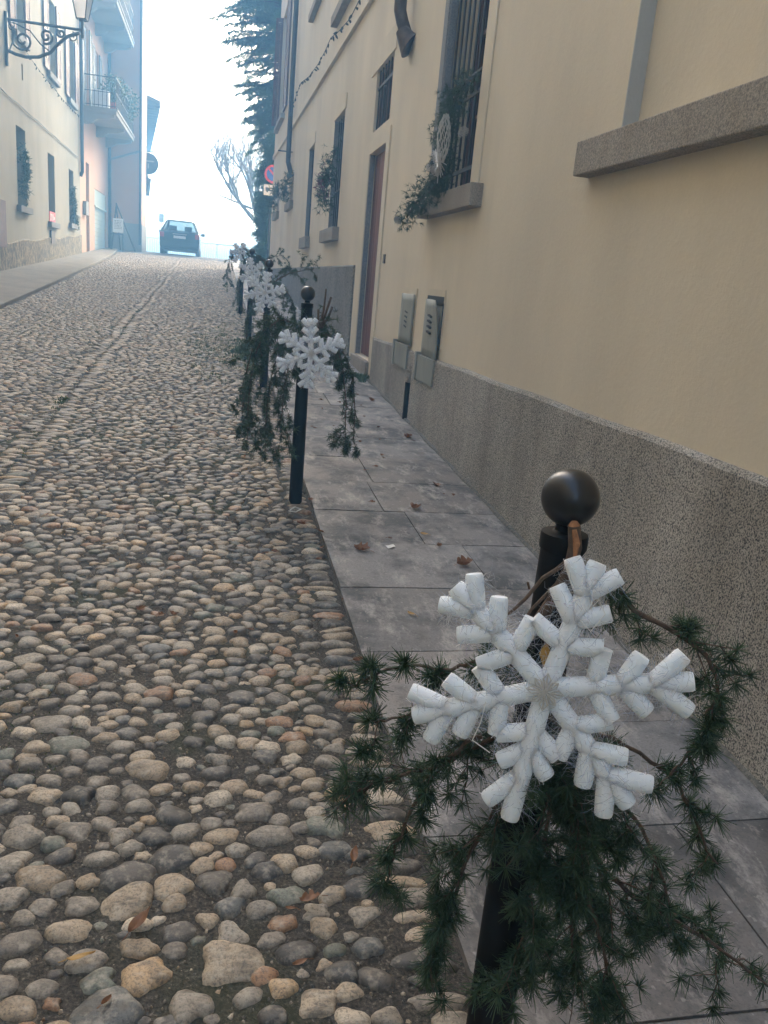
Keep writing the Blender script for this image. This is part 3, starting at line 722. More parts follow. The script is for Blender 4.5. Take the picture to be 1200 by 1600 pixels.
# ------------------------------------------------------------------ orange house with balconies
OH = empty('orange_house', (-4.55, 34, g(34)), 'orange plastered house with two projecting balconies beyond the left cream house', 'house')
OX = -4.55
oops = [(31.98,32.76,1.62,4.68,.2),(34.1,37.5,1.7,4.0,.10),(31.6,32.9,6.42,9.0,.15),(34.3,35.5,6.42,8.8,.15)]
mb = MB(); facade(mb, OX, 30.42, 38.2, -1, 12.5, oops, -1)
mb.quad((OX,38.2,-1),(-3.2,38.2,-1),(-3.2,38.2,12.5),(OX,38.2,12.5)); mb.quad((-3.2,38.2,-1),(-3.2,40.6,-1),(-3.2,40.6,12.5),(-3.2,38.2,12.5))
mb.quad((-3.2,40.6,-1),(-13,40.6,-1),(-13,40.6,12.5),(-3.2,40.6,12.5)); mb.quad((-13,30.42,-1),(-13,30.42,12.5),(-13,40.6,12.5),(-13,40.6,-1))
mb.quad((OX,30.42,11),(-13,30.42,11),(-13,30.42,12.5),(OX,30.42,12.5)); mb.quad((OX,30.42,12.5),(-13,30.42,12.5),(-13,38.2,12.5),(OX,38.2,12.5)); mb.quad((-3.2,38.2,12.5),(-13,38.2,12.5),(-13,40.6,12.5),(-3.2,40.6,12.5))
W(mb, 'wall', 'orange', OH)
mb = MB(); mb.box(OX, -3.18, 38.17, 38.199, 1.5, 3.05); mb.box(-3.199, -3.17, 38.17, 40.6, 1.5, 3.05); W(mb, 'plinth', 'greywall', OH)
mb = MB(); mb.box(OX-.14, OX-.11, 31.98, 32.76, 1.62, 4.68); mb.box(OX-.11, OX-.09, 32.34, 32.40, 1.7, 4.6); dd = W(mb, 'door', 'pale', OH)
mb = MB(); mb.box(OX-.09, OX-.07, 32.44, 32.48, 2.7, 2.9); WS(mb, 'handle', 'iron', dd)
mb = MB()
for k in range(11): mb.box(OX-.09, OX-.06, 34.1, 37.5, 1.7+k*.155, 1.7+k*.155+.148)
W(mb, 'roller_shutter', 'pale', OH)
mb = MB(); mb.box(OX-.08, OX-.03, 34.1, 37.5, 3.42, 4.0); mb.box(OX-.03, OX+.03, 34.1, 37.5, 3.36, 3.42); W(mb, 'shop_fascia', 'pale', OH)
mb = MB(); mb.box(OX, OX+.12, 31.2, 31.75, 2.9, 3.35); W(mb, 'letter_box', 'greywall', OH)
for (y0, y1, z1) in ((31.6,32.9,9.0),(34.3,35.5,8.8)):
    mb = MB(); x = OX-.13
    for (a, b_, c, d) in ((y0,y0+.08,6.42,z1),(y1-.08,y1,6.42,z1),((y0+y1)/2-.05,(y0+y1)/2+.05,6.42,z1),(y0+.08,(y0+y1)/2-.05,z1-.08,z1),((y0+y1)/2+.05,y1-.08,z1-.08,z1)): mb.box(x+.004, x+.05, a, b_, c, d)
    f = W(mb, 'window', 'white', OH); mb = MB(); mb.quad((x,y0,6.42),(x,y1,6.42),(x,y1,z1),(x,y0,z1)); WS(mb, 'pane', 'glass', f)
    leaf(OH, OX+.03, y0-.62, OX+.03, y0-.01, 6.42, z1, 'greenshutter'); leaf(OH, OX+.03, y1+.01, OX+.03, y1+.62, 6.42, z1, 'greenshutter')
def balcony(z, y0, y1, h):
    mb = MB(); mb.box(OX+.001, -3.47, y0, y1, z-.16, z)
    mb.box(OX+.001, -3.43, y0-.04, y1, z-.03, z+.02)
    for yb in (y0+.05, (y0+y1)/2, y1-.35):
        vs = []; prof = [(0,-.16),(1.0,-.16),(1.0,-.24),(.8,-.30),(.45,-.34),(.25,-.48),(0,-.52)]
        for yy_ in (yb, yb+.25): vs += [(OX+.002+px, yy_, z+pz-.002) for px, pz in prof]
        n = len(prof); mb.add(vs, [tuple(range(n)), tuple(range(2*n-1, n-1, -1))]+[(i, i+n, (i+1)%n+n, (i+1)%n) for i in range(n)])
    sl_ = W(mb, 'balcony', 'greywall', OH)
    mb = MB(); x = -3.49
    mb.box(x-.02, x+.02, y0, y1, z+h-.03, z+h); mb.box(OX, x-.021, y0, y0+.04, z+h-.03, z+h); mb.box(x-.012, x+.012, y0, y1, z+.08, z+.10); mb.box(OX, x-.02, y0+.01, y0+.03, z+.08, z+.10)
    mb.box(OX, x-.02, y0+.01, y0+.03, z+h*.5, z+h*.5+.02); mb.box(x-.012, x+.012, y0, y1, z+h*.5, z+h*.5+.02)
    k = y0+.1
    while k < y1: mb.box(x-.008, x+.008, k-.008, k+.008, z+.02, z+h-.03); k += .13
    k = OX+.1
    while k < x-.05: mb.box(k-.008, k+.008, y0+.012, y0+.028, z+.02, z+h-.03); k += .13
    WS(mb, 'railing', 'iron', sl_)
balcony(6.38, 31.5, 37.7, 1.0); balcony(9.78, 31.6, 37.4, 1.0)
mb = MB(); mb.tube([(-4.47,38.09,12.4),(-4.47,38.09,1.75)], .06, 10); W(mb, 'downpipe', 'bluepipe', OH, smooth=True)
mb = MB(); mb.tube([(-3.24,38.09,12.4),(-3.24,38.09,2.2)], .055, 10); W(mb, 'downpipe', 'bluepipe', OH, smooth=True)
mb = MB(); mb.tube([(-4.42,38.09,5.50),(-3.30,38.09,5.92)], .05, 8); W(mb, 'waste_pipe', 'greywall', OH, smooth=True)
mb = MB(); mb.add([(-3.95,30.46,12.51),(-2.7,38.0,12.51),(-2.7,40.8,12.51),(-13,40.8,12.9),(-13,30.46,12.9)], [(0,1,2,3,4)])
W(mb, 'roof', 'rooftile', OH)
def leafcloud(mb, c, rad, n, size, rnd, squash=(1,1,1), thin=.35):
    for _ in range(n):
        while True:
            p = Vector((rnd.uniform(-1,1), rnd.uniform(-1,1), rnd.uniform(-1,1)))
            if p.length < 1: break
        p = Vector((p.x*squash[0], p.y*squash[1], p.z*squash[2]))*rad + Vector(c)
        d = Vector((rnd.gauss(0,1), rnd.gauss(0,1), rnd.gauss(0,1))).normalized(); e = d.cross(Vector((rnd.gauss(0,1), rnd.gauss(0,1), rnd.gauss(0,1)))).normalized()
        s = size*rnd.uniform(.6, 1.3)
        mb.add([p-e*s*thin*.5, p+d*s*.5-e*s*thin*.1+e*s*thin*.5, p+d*s, p+d*s*.45-e*s*thin*.6], [(0,1,2,3)], rnd.random())
# things on the balcony
mb = MB(); mb.box(-4.3, -3.75, 31.75, 32.1, 6.41, 6.98); o = mb.build('storage_box', 'white', bevel=.02); tag(o, 'white storage box standing on the lower balcony of the orange house', 'box')
for (x, y, lab) in ((-3.72, 33.0, 'terracotta pot with leafy green plant behind the railing of the lower orange house balcony'), (-3.72, 35.6, 'larger bushy pot plant at the far end of the lower balcony')):
    t = empty('potted_plant', (x, y, 6.40), lab, 'potted plant', 'pot plants on the balcony')
    mb = MB(); mb.lathe([(.13,0),(.19,.36),(.205,.36),(.205,.42),(.17,.42),(.15,.36)], n=16); mb.build('pot', 'terracotta', t)
    mb = MB(); leafcloud(mb, (0,0,.85), .46 if y < 34 else .62, 900 if y < 34 else 1500, .12, rr, (1,1.3,1.1)); mb.build('foliage', 'potleaf', t)
    mb = MB()
    for k in range(5): mb.tube([(0,0,.38),(rr.uniform(-.1,.1),rr.uniform(-.1,.1),.7),(rr.uniform(-.25,.25),rr.uniform(-.25,.25),1.1)], .008, 5)
    mb.build('stem', 'bark', t)

# third house, its eave only
TH = empty('eaved_house', (-3.9, 44, g(44)), 'house with a deep dark roof eave at the far end of the left row', 'house')
mb = MB()
A, B = Vector((-3.42, 41.4)), Vector((-5.3, 60))
pts = [(A.x,A.y),(B.x,B.y),(B.x-9,B.y),(A.x-9,A.y)]
vs = [(x,y,-1) for x,y in pts]+[(x,y,8.6) for x,y in pts]
mb.add(vs, [(0,1,5,4),(1,2,6,5),(2,3,7,6),(3,0,4,7),(4,5,6,7)]); W(mb, 'wall', 'pale', TH)
mb = MB()
vs = [(-2.72,42,8.45),(-4.4,58.8,8.45),(-10,58.8,10.9),(-10,42,10.9)]
mb.add(vs+[(x,y,z+.16) for x,y,z in vs], [(0,3,2,1),(4,5,6,7),(0,1,5,4),(1,2,6,5),(2,3,7,6),(3,0,4,7)]); W(mb, 'roof', 'roofwood', TH)
for k in range(24):
    y = 42.3+k*.7; x = -2.72-.1*(y-42)
    mb = MB(); mb.box(x-.9, x+.02, y, y+.09, 8.36, 8.447); W(mb, 'rafter', 'roofwood', TH)
# round sign and box lamp on it
t = empty('wall_sign', (-3.3,41.0,5.7), 'dark round hanging sign on the corner under the far eave', 'sign')
mb = MB(); mb.tube([(-3.16,41.0,5.8),(-3.16,41.03,5.8)], .46, 28); W(mb, 'sign_disc', 'bluepipe', t)
mb = MB(); mb.tube([(-3.44,41.12,6.25),(-2.9,41.02,6.35)], .02, 6); mb.tube([(-3.44,41.12,5.9),(-3.1,41.05,6.3)], .015, 6); W(mb, 'bracket', 'iron', t)
mb = MB(); mb.box(-3.5, -2.9, 40.992, 40.998, 5.88, 5.93); mb.box(-3.17,-3.12, 40.992,40.998,5.6,5.8); W(mb, 'sign_marks', 'greywall', t)
t = empty('hanging_lantern', (-3.3,41.0,4.7), 'dark tapering lantern hanging below the round sign at the far left corner', 'lantern')
mb = MB(); mb.lathe([(.13,-.42),(.20,.30),(.24,.32),(.10,.45),(.03,.5)], (-3.22,41.0,4.85), 6); W(mb, 'lantern_body', 'bluepipe', t)
mb = MB(); mb.tube([(-3.45,41.1,5.42),(-3.22,41.0,5.42),(-3.22,41.0,5.34)], .02, 6); mb.tube([(-3.4,41.0,4.38),(-2.98,41.0,4.36)], .012, 5); W(mb, 'bracket', 'iron', t)

# ------------------------------------------------------------------ wall lamp with scroll bracket on the left house
t = empty('street_lantern', (-4.5,20.45,5.9), 'ornate wall lantern on a scrolled iron bracket high on the left cream house', 'street lamp')
mb = MB(); Y = 20.45
mb.box(-4.5, -4.44, Y-.04, Y+.04, 5.25, 6.28)
mb.tube([(-4.46,Y,6.14),(-2.95,Y,6.14)], .030, 8)
mb.tube([(-4.46,Y,5.55),(-4.3,Y,5.50),(-4.1,Y,5.47),(-3.85,Y,5.50),(-3.6,Y,5.62),(-3.45,Y,5.80),(-3.25,Y,5.98),(-3.0,Y,6.08)], .036, 8)
def scroll(cx, cz, r, t0, turns, s=1, rad=.025):
    pts = []
    n = int(22*turns)
    for i in range(n+1):
        u = i/n; w = t0+s*u*turns*2*math.pi; q = r*(1-.82*u); pts.append((cx+q*math.cos(w), Y, cz+q*math.sin(w)))
    mb.tube(pts, rad, 6)
scroll(-4.15, 5.78, .22, 2.3, 1.6); scroll(-3.68, 5.92, .15, -1.9, 1.5, 1); scroll(-3.38, 6.02, .09, 2.2, 1.4); scroll(-4.35, 6.03, .09, -1, 1.3, -1, .012); scroll(-3.15, 5.98, .10, 1.6, 1.3, -1, .014)
mb.tube([(-4.44,Y,5.5),(-4.34,Y,5.75),(-4.36,Y,6.0),(-4.44,Y,6.13)], .016, 6); mb.tube([(-4.34,Y,6.1),(-4.0,Y,5.98),(-3.8,Y,5.76),(-3.6,Y,5.63)], .014, 6)
mb.tube([(-2.95,Y,5.98),(-2.95,Y,6.33)], .03, 8); mb.tube([(-3.02,Y,6.33),(-2.88,Y,6.33)], .03, 6)
W(mb, 'bracket', 'bluepipe', t, smooth=True)
mb = MB(); cx = -2.95
def frus(z0, r0, z1, r1, n=4, ph=.6): 
    vs = []
    for z, r_ in ((z0,r0),(z1,r1)):
        for j in range(n): vs.append((cx+r_*math.cos(2*math.pi*j/n+ph), Y+r_*math.sin(2*math.pi*j/n+ph), z))
    return vs
V_ = frus(6.34, .13, 6.86, .26)
mb.add(V_, [(j,(j+1)%4,4+(j+1)%4,4+j) for j in range(4)]); W(mb, 'lantern_glass', 'lampglass', t)
mb = MB()
for j in range(4): mb.tube([V_[j], V_[4+j]], .012, 5); mb.tube([V_[4+j], V_[4+(j+1)%4]], .014, 5); mb.tube([V_[j], V_[(j+1)%4]], .014, 5)
vs = frus(6.87, .29, 7.12, .08); mb.add(vs, [(j,(j+1)%4,4+(j+1)%4,4+j) for j in range(4)]+[(3,2,1,0),(4,5,6,7)])
W(mb, 'lantern_frame', 'bluepipe', t)

# cable and fairy lights
mb = MB()
pts = [(LX+.03, y, 4.70-.14*(y-19)/11+.01*math.sin(y*3)) for y in np.arange(15, 30.2, .4)]
mb.tube(pts, .012, 5); o = mb.build('wall_cable', 'wire'); tag(o, 'thin dark cable running along the left cream house above the ground floor windows', 'cable')
def fairy(pts, label, nb_, rnd):
    t = empty('fairy_lights', pts[0], label, 'fairy lights', 'strings of fairy lights on the house fronts')
    P = [Vector(p) for p in pts]
    mb = MB(); mb.tube(P, .006, 5); W(mb, 'cord', 'wire', t)
    sg = [(P[i+1]-P[i]).length for i in range(len(P)-1)]; tot = sum(sg)
    bmb = MB(); bmb.lathe([(.006,0),(.016,-.02),(.014,-.05),(.003,-.075)], n=6); me0 = None
    for k in range(nb_):
        d = tot*(k+.5)/nb_; i = 0
        while d > sg[i]: d -= sg[i]; i += 1
        p = P[i].lerp(P[i+1], d/sg[i])
        if me0 is None: b0 = bmb.build('bulb', 'wire', t); me0 = b0
        else: b0 = me0.copy(); COL.objects.link(b0); b0.parent = t
        b0.location = p-t.location; b0.rotation_euler = (rnd.uniform(-1.2,1.2), rnd.uniform(-1.2,1.2), 0)
def sag(a, b_, n, s): 
    a, b_ = Vector(a), Vector(b_); return [tuple(a.lerp(b_, i/n)+Vector((0,0,-s*4*(i/n)*(1-i/n)))) for i in range(n+1)]
fairy(sag((LX+.06,22.0,5.95),(LX+.06,25.6,5.82),8,.05)+sag((LX+.06,25.6,5.80),(LX+.06,30.0,5.83),8,.04)[1:], 'string of small unlit fairy lights under the upper windows of the left cream house', 26, rr)
fairy([(WX-.06,22,5.3)]+[(WX-.06,y,z) for y,z in ((19.2,5.47),(17.4,5.23),(15.9,5.12),(14.9,5.10),(14.2,5.13),(13.2,4.98),(12.1,4.86),(11.3,4.88))]+[(WX-.06,9.6,5.35)], 'string of unlit fairy lights sagging above the string course of the right cream house', 44, rr)

# ------------------------------------------------------------------ easel sign by the orange house
t = empty('easel_sign', (-3.95,36.6,g(36.6)), 'white notice board on a dark wooden easel against the orange wall', 'easel')
mb = MB(); Y = 36.6
mb.tube([(-4.05,Y,3.72),(-3.30,Y+.1,1.9)], .03, 6); mb.tube([(-4.03,Y,3.72),(-4.22,Y-.1,1.88)], .03, 6); mb.tube([(-4.05,Y,3.70),(-3.95,Y+.7,1.92)], .025, 6); W(mb, 'easel_legs', 'roofwood', t)
mb = MB(); mb.box(-4.16, -3.76, Y-.16, Y-.13, 2.58, 3.12); bd = W(mb, 'notice_board', 'paper', t)
mb = MB()
for k in range(6):
    z = 3.02-.06*k; x = -4.10
    while x < -3.84: L = rr.uniform(.03,.09); mb.box(x, min(x+L, -3.81), Y-.163, Y-.161, z, z+.022); x += L+.025
WS(mb, 'handwriting', 'ink', bd)
mb = MB(); mb.box(-4.28,-3.74,Y-.24,Y-.02,2.50,2.54)
for x in (-4.25,-3.79): mb.box(x, x+.04, Y-.22, Y-.18, 1.84, 2.50); mb.box(x, x+.04, Y-.07, Y-.03, 1.84, 2.50)
W(mb, 'stand', 'bluepipe', t)

# ------------------------------------------------------------------ no parking sign at the far right
t = empty('no_parking_sign', (1.74,30,g(30)), 'round no parking sign with red ring and tow away panel at the far right corner', 'road sign')
mb = MB(); mb.tube([(1.74,30.03,1.4),(1.74,30.03,5.1)], .03, 8); W(mb, 'pole', 'bluepipe', t)
mb = MB(); mb.tube([(1.80,29.98,4.77),(1.80,30.0,4.77)], .30, 32); W(mb, 'ring', 'redsign', t)
mb = MB(); mb.tube([(1.80,29.972,4.77),(1.80,29.979,4.77)], .225, 32); W(mb, 'disc', 'bluesign', t)
mb = MB(); a = R(-45); dx, dz = math.cos(a)*.24, math.sin(a)*.24; nx, nz = -dz*.12, dx*.12
mb.add([(1.80-dx-nx,29.968,4.77-dz-nz),(1.80+dx-nx,29.968,4.77+dz-nz),(1.80+dx+nx,29.968,4.77+dz+nz),(1.80-dx+nx,29.968,4.77-dz+nz)], [(0,1,2,3)]); W(mb, 'diagonal_bar', 'redsign', t)
mb = MB(); mb.box(1.50, 1.98, 29.98, 30.0, 4.08, 4.42); pn = W(mb, 'tow_panel', 'white', t)
mb = MB(); mb.box(1.56,1.70,29.972,29.979,4.22,4.33); mb.box(1.70,1.90,29.972,29.979,4.22,4.26); mb.tube([(1.62,29.972,4.20),(1.62,29.979,4.20)], .03, 10); mb.tube([(1.84,29.972,4.20),(1.84,29.979,4.20)], .03, 10)
mb.box(1.72,1.86,29.972,29.979,4.30,4.33); WS(mb, 'truck_symbol', 'ink', pn)

# ------------------------------------------------------------------ iron railing beyond the junction
t = empty('white_railing', (0,52,g(52)), 'pale upright bar railing across the top of the street behind the car', 'railing')
mb = MB(); x = -6
while x < 6: mb.box(x-.012, x+.012, 51.99, 52.01, 2.08, 2.92); x += .13
W(mb, 'bars', 'white', t)
mb = MB(); mb.box(-6,6,51.97,52.03,2.90,2.95); mb.box(-6,6,51.98,52.02,2.08,2.12); W(mb, 'rails', 'white', t)
mb = MB()
for x in (-5.9,-3,0,3,5.9): mb.box(x-.03,x+.03,51.96,52.04,2.0,3.0)
W(mb, 'posts', 'white', t)
t = empty('traffic_sign', (-3.35,54,2.0), 'small faded square sign on a thin pole beyond the car', 'road sign')
mb = MB(); mb.tube([(-3.35,54,2.0),(-3.35,54,4.3)], .025, 6); W(mb, 'pole', 'greywall', t); mb = MB(); mb.box(-3.49,-3.21,53.95,53.97,3.93,4.42); W(mb, 'sign_plate', 'greywall', t)

# ------------------------------------------------------------------ the car
car = empty('parked_car', (-1.62,38.75,g(38.75)-.012), 'dark estate car seen from behind at the top of the street', 'car')
def ring(y, w, zb, zt_, tw, zs):      # half widths at sill, belt and roof
    return [(-w*.93,y,zb),(-w,y,zb+.16),(-w,y,zs-.08),(-w*.975,y,zs),(-tw,y,zt_-.05),(-tw*.86,y,zt_),(tw*.86,y,zt_),(tw,y,zt_-.05),(w*.975,y,zs),(w,y,zs-.08),(w,y,zb+.16),(w*.93,y,zb)]
secs = [ring(.0,.80,.34,.93,.76,.90), ring(.05,.85,.26,1.0,.78,.94), ring(.14,.865,.22,1.04,.80,.96), ring(.42,.87,.20,1.47,.60,.97), ring(.9,.875,.19,1.50,.62,.97), ring(2.2,.875,.19,1.49,.63,.95), ring(2.9,.875,.19,1.02,.74,.94), ring(3.7,.86,.19,.93,.70,.88), ring(4.15,.80,.24,.80,.66,.74), ring(4.28,.70,.34,.68,.6,.6)]
# glasshouse opened: side and rear panes are separate parts, so skip those faces
mb = MB(); vs = [p for s in secs for p in s]; n = 12; fs = []
glass = []
for i in range(len(secs)-1):
    for j in range(n):
        q = (i*n+j, i*n+(j+1)%n, (i+1)*n+(j+1)%n, (i+1)*n+j)
        isglass = (j in (3, 7) and 3 <= i <= 4) or (i in (2, 5) and j == 5) 
        if isglass: glass.append(q)
        else: fs.append(q)
fs += [tuple(range(n-1,-1,-1)), tuple((len(secs)-1)*n+j for j in range(n))]
mb.add(vs, fs); body = mb.build('body', 'carpaint', car, smooth=False, bevel=.012)
def panes(qs, name):
    m_ = MB()
    for q in qs:
        P = [Vector(vs[i]) for i in q]; c = sum(P, Vector())/4
        P = [c+(p-c)*.999 for p in P]; m_.quad(*P)
    return m_.build(name, 'carglass', car)
panes([q for q in glass if q[0]//n == 2], 'rear_window')
for j in (3, 7): panes([q for q in glass if q[0]//n not in (2, 5) and q[0]%n == j], 'side_window')
panes([q for q in glass if q[0]//n == 5], 'windscreen')
mb = MB(); mb.box(-.60,.60,1.2,1.3,.5,1.02); mb.box(-.52,-.18,1.18,1.32,1.04,1.27); mb.box(.16,.5,1.18,1.32,1.04,1.27); mb.build('seats', 'tyre', car, bevel=.02)
def wheel(x, y):
    m_ = MB(); m_.tube([(x-.09,y,.31),(x-.07,y,.31),(x+.07,y,.31),(x+.09,y,.31)], [.27,.31,.31,.27], 24); w = m_.build('wheel', 'tyre', car, smooth=False)
    m_ = MB(); sx = 1 if x > 0 else -1; m_.tube([(x+sx*.085,y,.31),(x+sx*.098,y,.31)], .19, 16); m_.build('rim', 'rim', w)
for x in (-.775,.775):
    for y in (.78, 3.40): wheel(x, y)
for sx in (-1, 1):
    mb = MB(); mb.box(min(sx*.66,sx*.845), max(sx*.66,sx*.845), -.02,.10,.72,.93); mb.build('tail_light', 'taillight', car, bevel=.015)
    mb = MB(); mb.box(min(sx*.88,sx*1.04), max(sx*.88,sx*1.04), 2.55,2.68,.96,1.09); mb.tube([(sx*.84,2.6,1.0),(sx*.93,2.6,1.0)], .02, 6); mb.build('wing_mirror', 'carpaint', car, bevel=.02)
mb = MB(); mb.box(-.84,.84,-.07,.03,.36,.56); mb.build('rear_bumper', 'carpaint', car, bevel=.03)
mb = MB(); mb.box(-.26,.26,-.025,.0,.70,.81); mb.build('number_plate', 'plate', car)
mb = MB(); mb.box(-.30,.30,-.012,-.001,.86,.90); mb.build('tailgate_trim', 'rim', car)

# ------------------------------------------------------------------ trees
def spray(mb, p, d, L, rnd, dens=26, ln=.12, w=.012, droop=.35):
    """a conifer spray: needles along a short axis"""
    d = d.normalized(); side = d.cross(Vector((0,0,1)))
    if side.length < .1: side = Vector((1,0,0))
    side.normalize(); up = side.cross(d)
    for _ in range(dens):
        u = rnd.random(); q = p+d*(u*L)-Vector((0,0,droop*u*u*L))
        a = rnd.uniform(0, 6.283); dr = (side*math.cos(a)+up*math.sin(a)*.6+d*.7).normalized()
        e = dr.cross(Vector((rnd.gauss(0,1),rnd.gauss(0,1),rnd.gauss(0,1)))).normalized()*w
        s = ln*rnd.uniform(.6,1.3)*(1-.4*u)
        mb.add([q-e, q+e, q+dr*s], [(0,1,2)], rnd.random())
def conifer(x, y, z0, z1, rmax, label, name, nb_, seed, rf_=None, dens=9, nd_=34):
    rnd = random.Random(seed); t = empty(name, (x,y,z0), label, 'tree')
    H_ = z1-z0
    mb = MB(); mb.tube([(0,0,0),(.03,0,H_*.4),(0,.05,H_*.8),(0,0,H_)], [.20,.15,.07,.02], 10); mb.build('trunk', 'bark', t, smooth=True)
    wb = MB(); lf = MB()
    for k in range(nb_):
        u = (k+rnd.random())/nb_; z = H_*(.12+.88*u); a = rnd.uniform(0, 6.283)
        prof = math.sin(min(1, (1-u)*1.5+.06)*math.pi/2)
        L = (rf_(z+z0) if rf_ else rmax*prof)*rnd.uniform(.72, 1.1); d = Vector((math.cos(a), math.sin(a), rnd.uniform(-.05,.30)))
        pts = [Vector((0,0,z))+d*(L*q)-Vector((0,0,.28*L*q*q)) for q in (0,.33,.66,1)]
        wb.tube(pts, [.035,.025,.015,.005], 5, cap=False)
        ns = max(4, int(L*dens))
        for s in range(ns):
            q = .12+.88*(s+rnd.random())/ns; i = min(2, int(q*3)); p = pts[i].lerp(pts[i+1], q*3-i)
            b2 = a+rnd.choice((-1,1))*rnd.uniform(.3,1.2); dd = Vector((math.cos(b2), math.sin(b2), rnd.uniform(-.55,.15)))
            l2 = rnd.uniform(.25,.62)*(1.15-q*.6)
            spray(lf, p, dd, l2, rnd, nd_, .13, .012, .5)
    wb.build('limbs', 'bark', t); lf.build('crown', 'treeleaf', t); return t
conifer(2.35, 33.2, 1.8, 15.5, 2.75, 'tall drooping conifer rising behind the far corner of the right house', 'conifer_tree', 520, 5, lambda z: .75+.29*max(0, z-4.5) if z < 11 else max(.3, 2.6-(z-11)*.5), 15, 46)
conifer(1.98, 30.9, 1.5, 6.2, .66, 'narrow dark columnar evergreen beside the far corner of the right house', 'columnar_evergreen', 300, 9, lambda z: .62 if z < 5 else .62-.3*(z-5), 16, 40)

t = empty('bare_tree', (2.5,42,g(42)), 'leafless tree with many upright shoots against the sky at the end of the street', 'tree')
rnd = random.Random(21); mb = MB(); tw = MB()
mb.tube([(0,0,-.2),(-.15,0,.8),(-.45,0,1.6)], [.2,.16,.14], 10)
def limb(p, d, L, r, depth):
    pts = [p]; q = Vector(p); dd = d.normalized(); n = 5
    for i in range(n):
        dd = (dd+Vector((rnd.gauss(0,.13), rnd.gauss(0,.13), rnd.gauss(0,.08)+.05))).normalized(); q = q+dd*(L/n); pts.append(q.copy())
    (mb if r > .02 else tw).tube(pts, [(r if r > .02 else r*.6)*(1-.55*i/n) for i in range(n+1)], 7 if r > .03 else 4, cap=False)
    if depth == 0: return
    kids = (4, 7, 6)[min(2, 3-depth)] if depth <= 3 else 3
    for k in range(kids):
        i = rnd.randint(2, n); s = pts[i]
        nd = (dd*.5+Vector((rnd.gauss(0,.55), rnd.gauss(0,.5), .75+rnd.gauss(0,.25)))).normalized()
        limb(s, nd, L*rnd.uniform(.5,.8), r*.5, depth-1)
limb(Vector((-.45,0,1.6)), Vector((-1,-.1,.8)), 2.6, .12, 3); limb(Vector((-.45,0,1.6)), Vector((-.5,.3,1.2)), 2.6, .12, 3); limb(Vector((-.45,0,1.6)), Vector((-.1,.3,1.3)), 2.4, .11, 3); limb(Vector((-.3,0,1.2)), Vector((.6,.3,1)), 2.2, .11, 3); limb(Vector((-.9,0,2.4)), Vector((-1,.1,.3)), 1.7, .06, 3)
mb.build('trunk', 'palebark', t, smooth=True); tw.build('crown', 'palebark', t)

# ------------------------------------------------------------------ bollards
BX = .49
bol = empty('street_bollard', (BX, 1.016, g(1.016)-.02), 'x', 'bollard', 'black ball topped bollards along the kerb')
mb = MB(); prof = [(.040,-.10),(.0385,.0),(.038,.05),(.0365,.5),(.0318,1.00),(.0305,1.103),(.0325,1.1035),(.0335,1.106),(.0335,1.124),(.0325,1.127),(.020,1.129),(.004,1.129)]
mb.lathe(prof, n=28); mb.build('post', 'black', bol, smooth=True)
mb = MB(); mb.lathe([(.020,1.128),(.015,1.131),(.014,1.137),(.018,1.146)], n=20); mb.build('neck', 'black', bol, smooth=True)
mb = MB(); mb.sphere((0,0,1.178), .0405, 40); bl = mb.build('ball', 'ball', bol, smooth=True)
def smooth_angle(o):
    pass
bpos = [(.49,1.016),(.49,4.56),(.49,8.10),(.465,11.6),(.445,15.2)]
blab = ['nearest black bollard with a shiny ball top behind the large front snowflake', 'second black bollard from the camera standing at the corner of the slab pavement', 'third black bollard, middle of the row, by the green moss patch',
        'fourth black bollard from the camera, ball top seen against the far house', 'farthest black bollard in the row below the white railing']
bols = [bol]
for (x, y) in bpos[1:]:
    c = copy_tree(bol); c.location = (x, y, g(y)-.02); bols.append(c)
for b_, l in zip(bols, blab): b_['label'] = l

# ------------------------------------------------------------------ snowflakes
def flake_mesh(angles, Rr, tr, rnd, broken=None):
    mb = MB(); segs = []
    def cyl(a, b_, r, both=False):
        a3, b3 = Vector((a[0], rnd.uniform(-.1,.1)*r, a[1])), Vector((b_[0], rnd.uniform(-.2,.2)*r, b_[1]))
        L = (b3-a3).length; d = (b3-a3)/L
        pts = [a3, a3+d*(L*.5), b3-d*.004, b3]; mb.tube(pts, [r*1.0, r*1.03, r*.99, r*.88], 16)
        segs.append((a3, b3, r))
    P = lambda r_, a: (r_*math.cos(a), r_*math.sin(a))
    def off(p, L, a): return (p[0]+L*math.cos(a), p[1]+L*math.sin(a))
    for k, a in enumerate(angles):
        a = R(a); s = rnd.uniform(.97, 1.03)
        cyl((0,0), P(Rr*s, a), tr)
        if broken == k:
            cyl(P(Rr*.66,a), off(P(Rr*.66,a), Rr*.33, a-.62), tr*.95)
            p = P(Rr*.46, a)
            for q in (-1,1): cyl(p, off(p, Rr*.24, a+q*R(48)), tr*.95)
            continue
        for (r0, L, an) in ((.52, .27, 50), (.73, .29, 42)):
            p = P(Rr*r0, a)
            for q in (-1, 1): cyl(p, off(p, Rr*L*rnd.uniform(.92,1.08), a+q*R(an+rnd.uniform(-5,5))), tr*.95)
    n = len(angles)
    for k in range(n):
        a0 = R(angles[k]); a1 = R(angles[(k+1)%n]+(360 if k == n-1 else 0)); m_ = (a0+a1)/2
        tip = P(Rr*.50, m_)
        for aa in (a0, a1): cyl(tip, P(Rr*.33, aa), tr*.92)
    return mb, segs
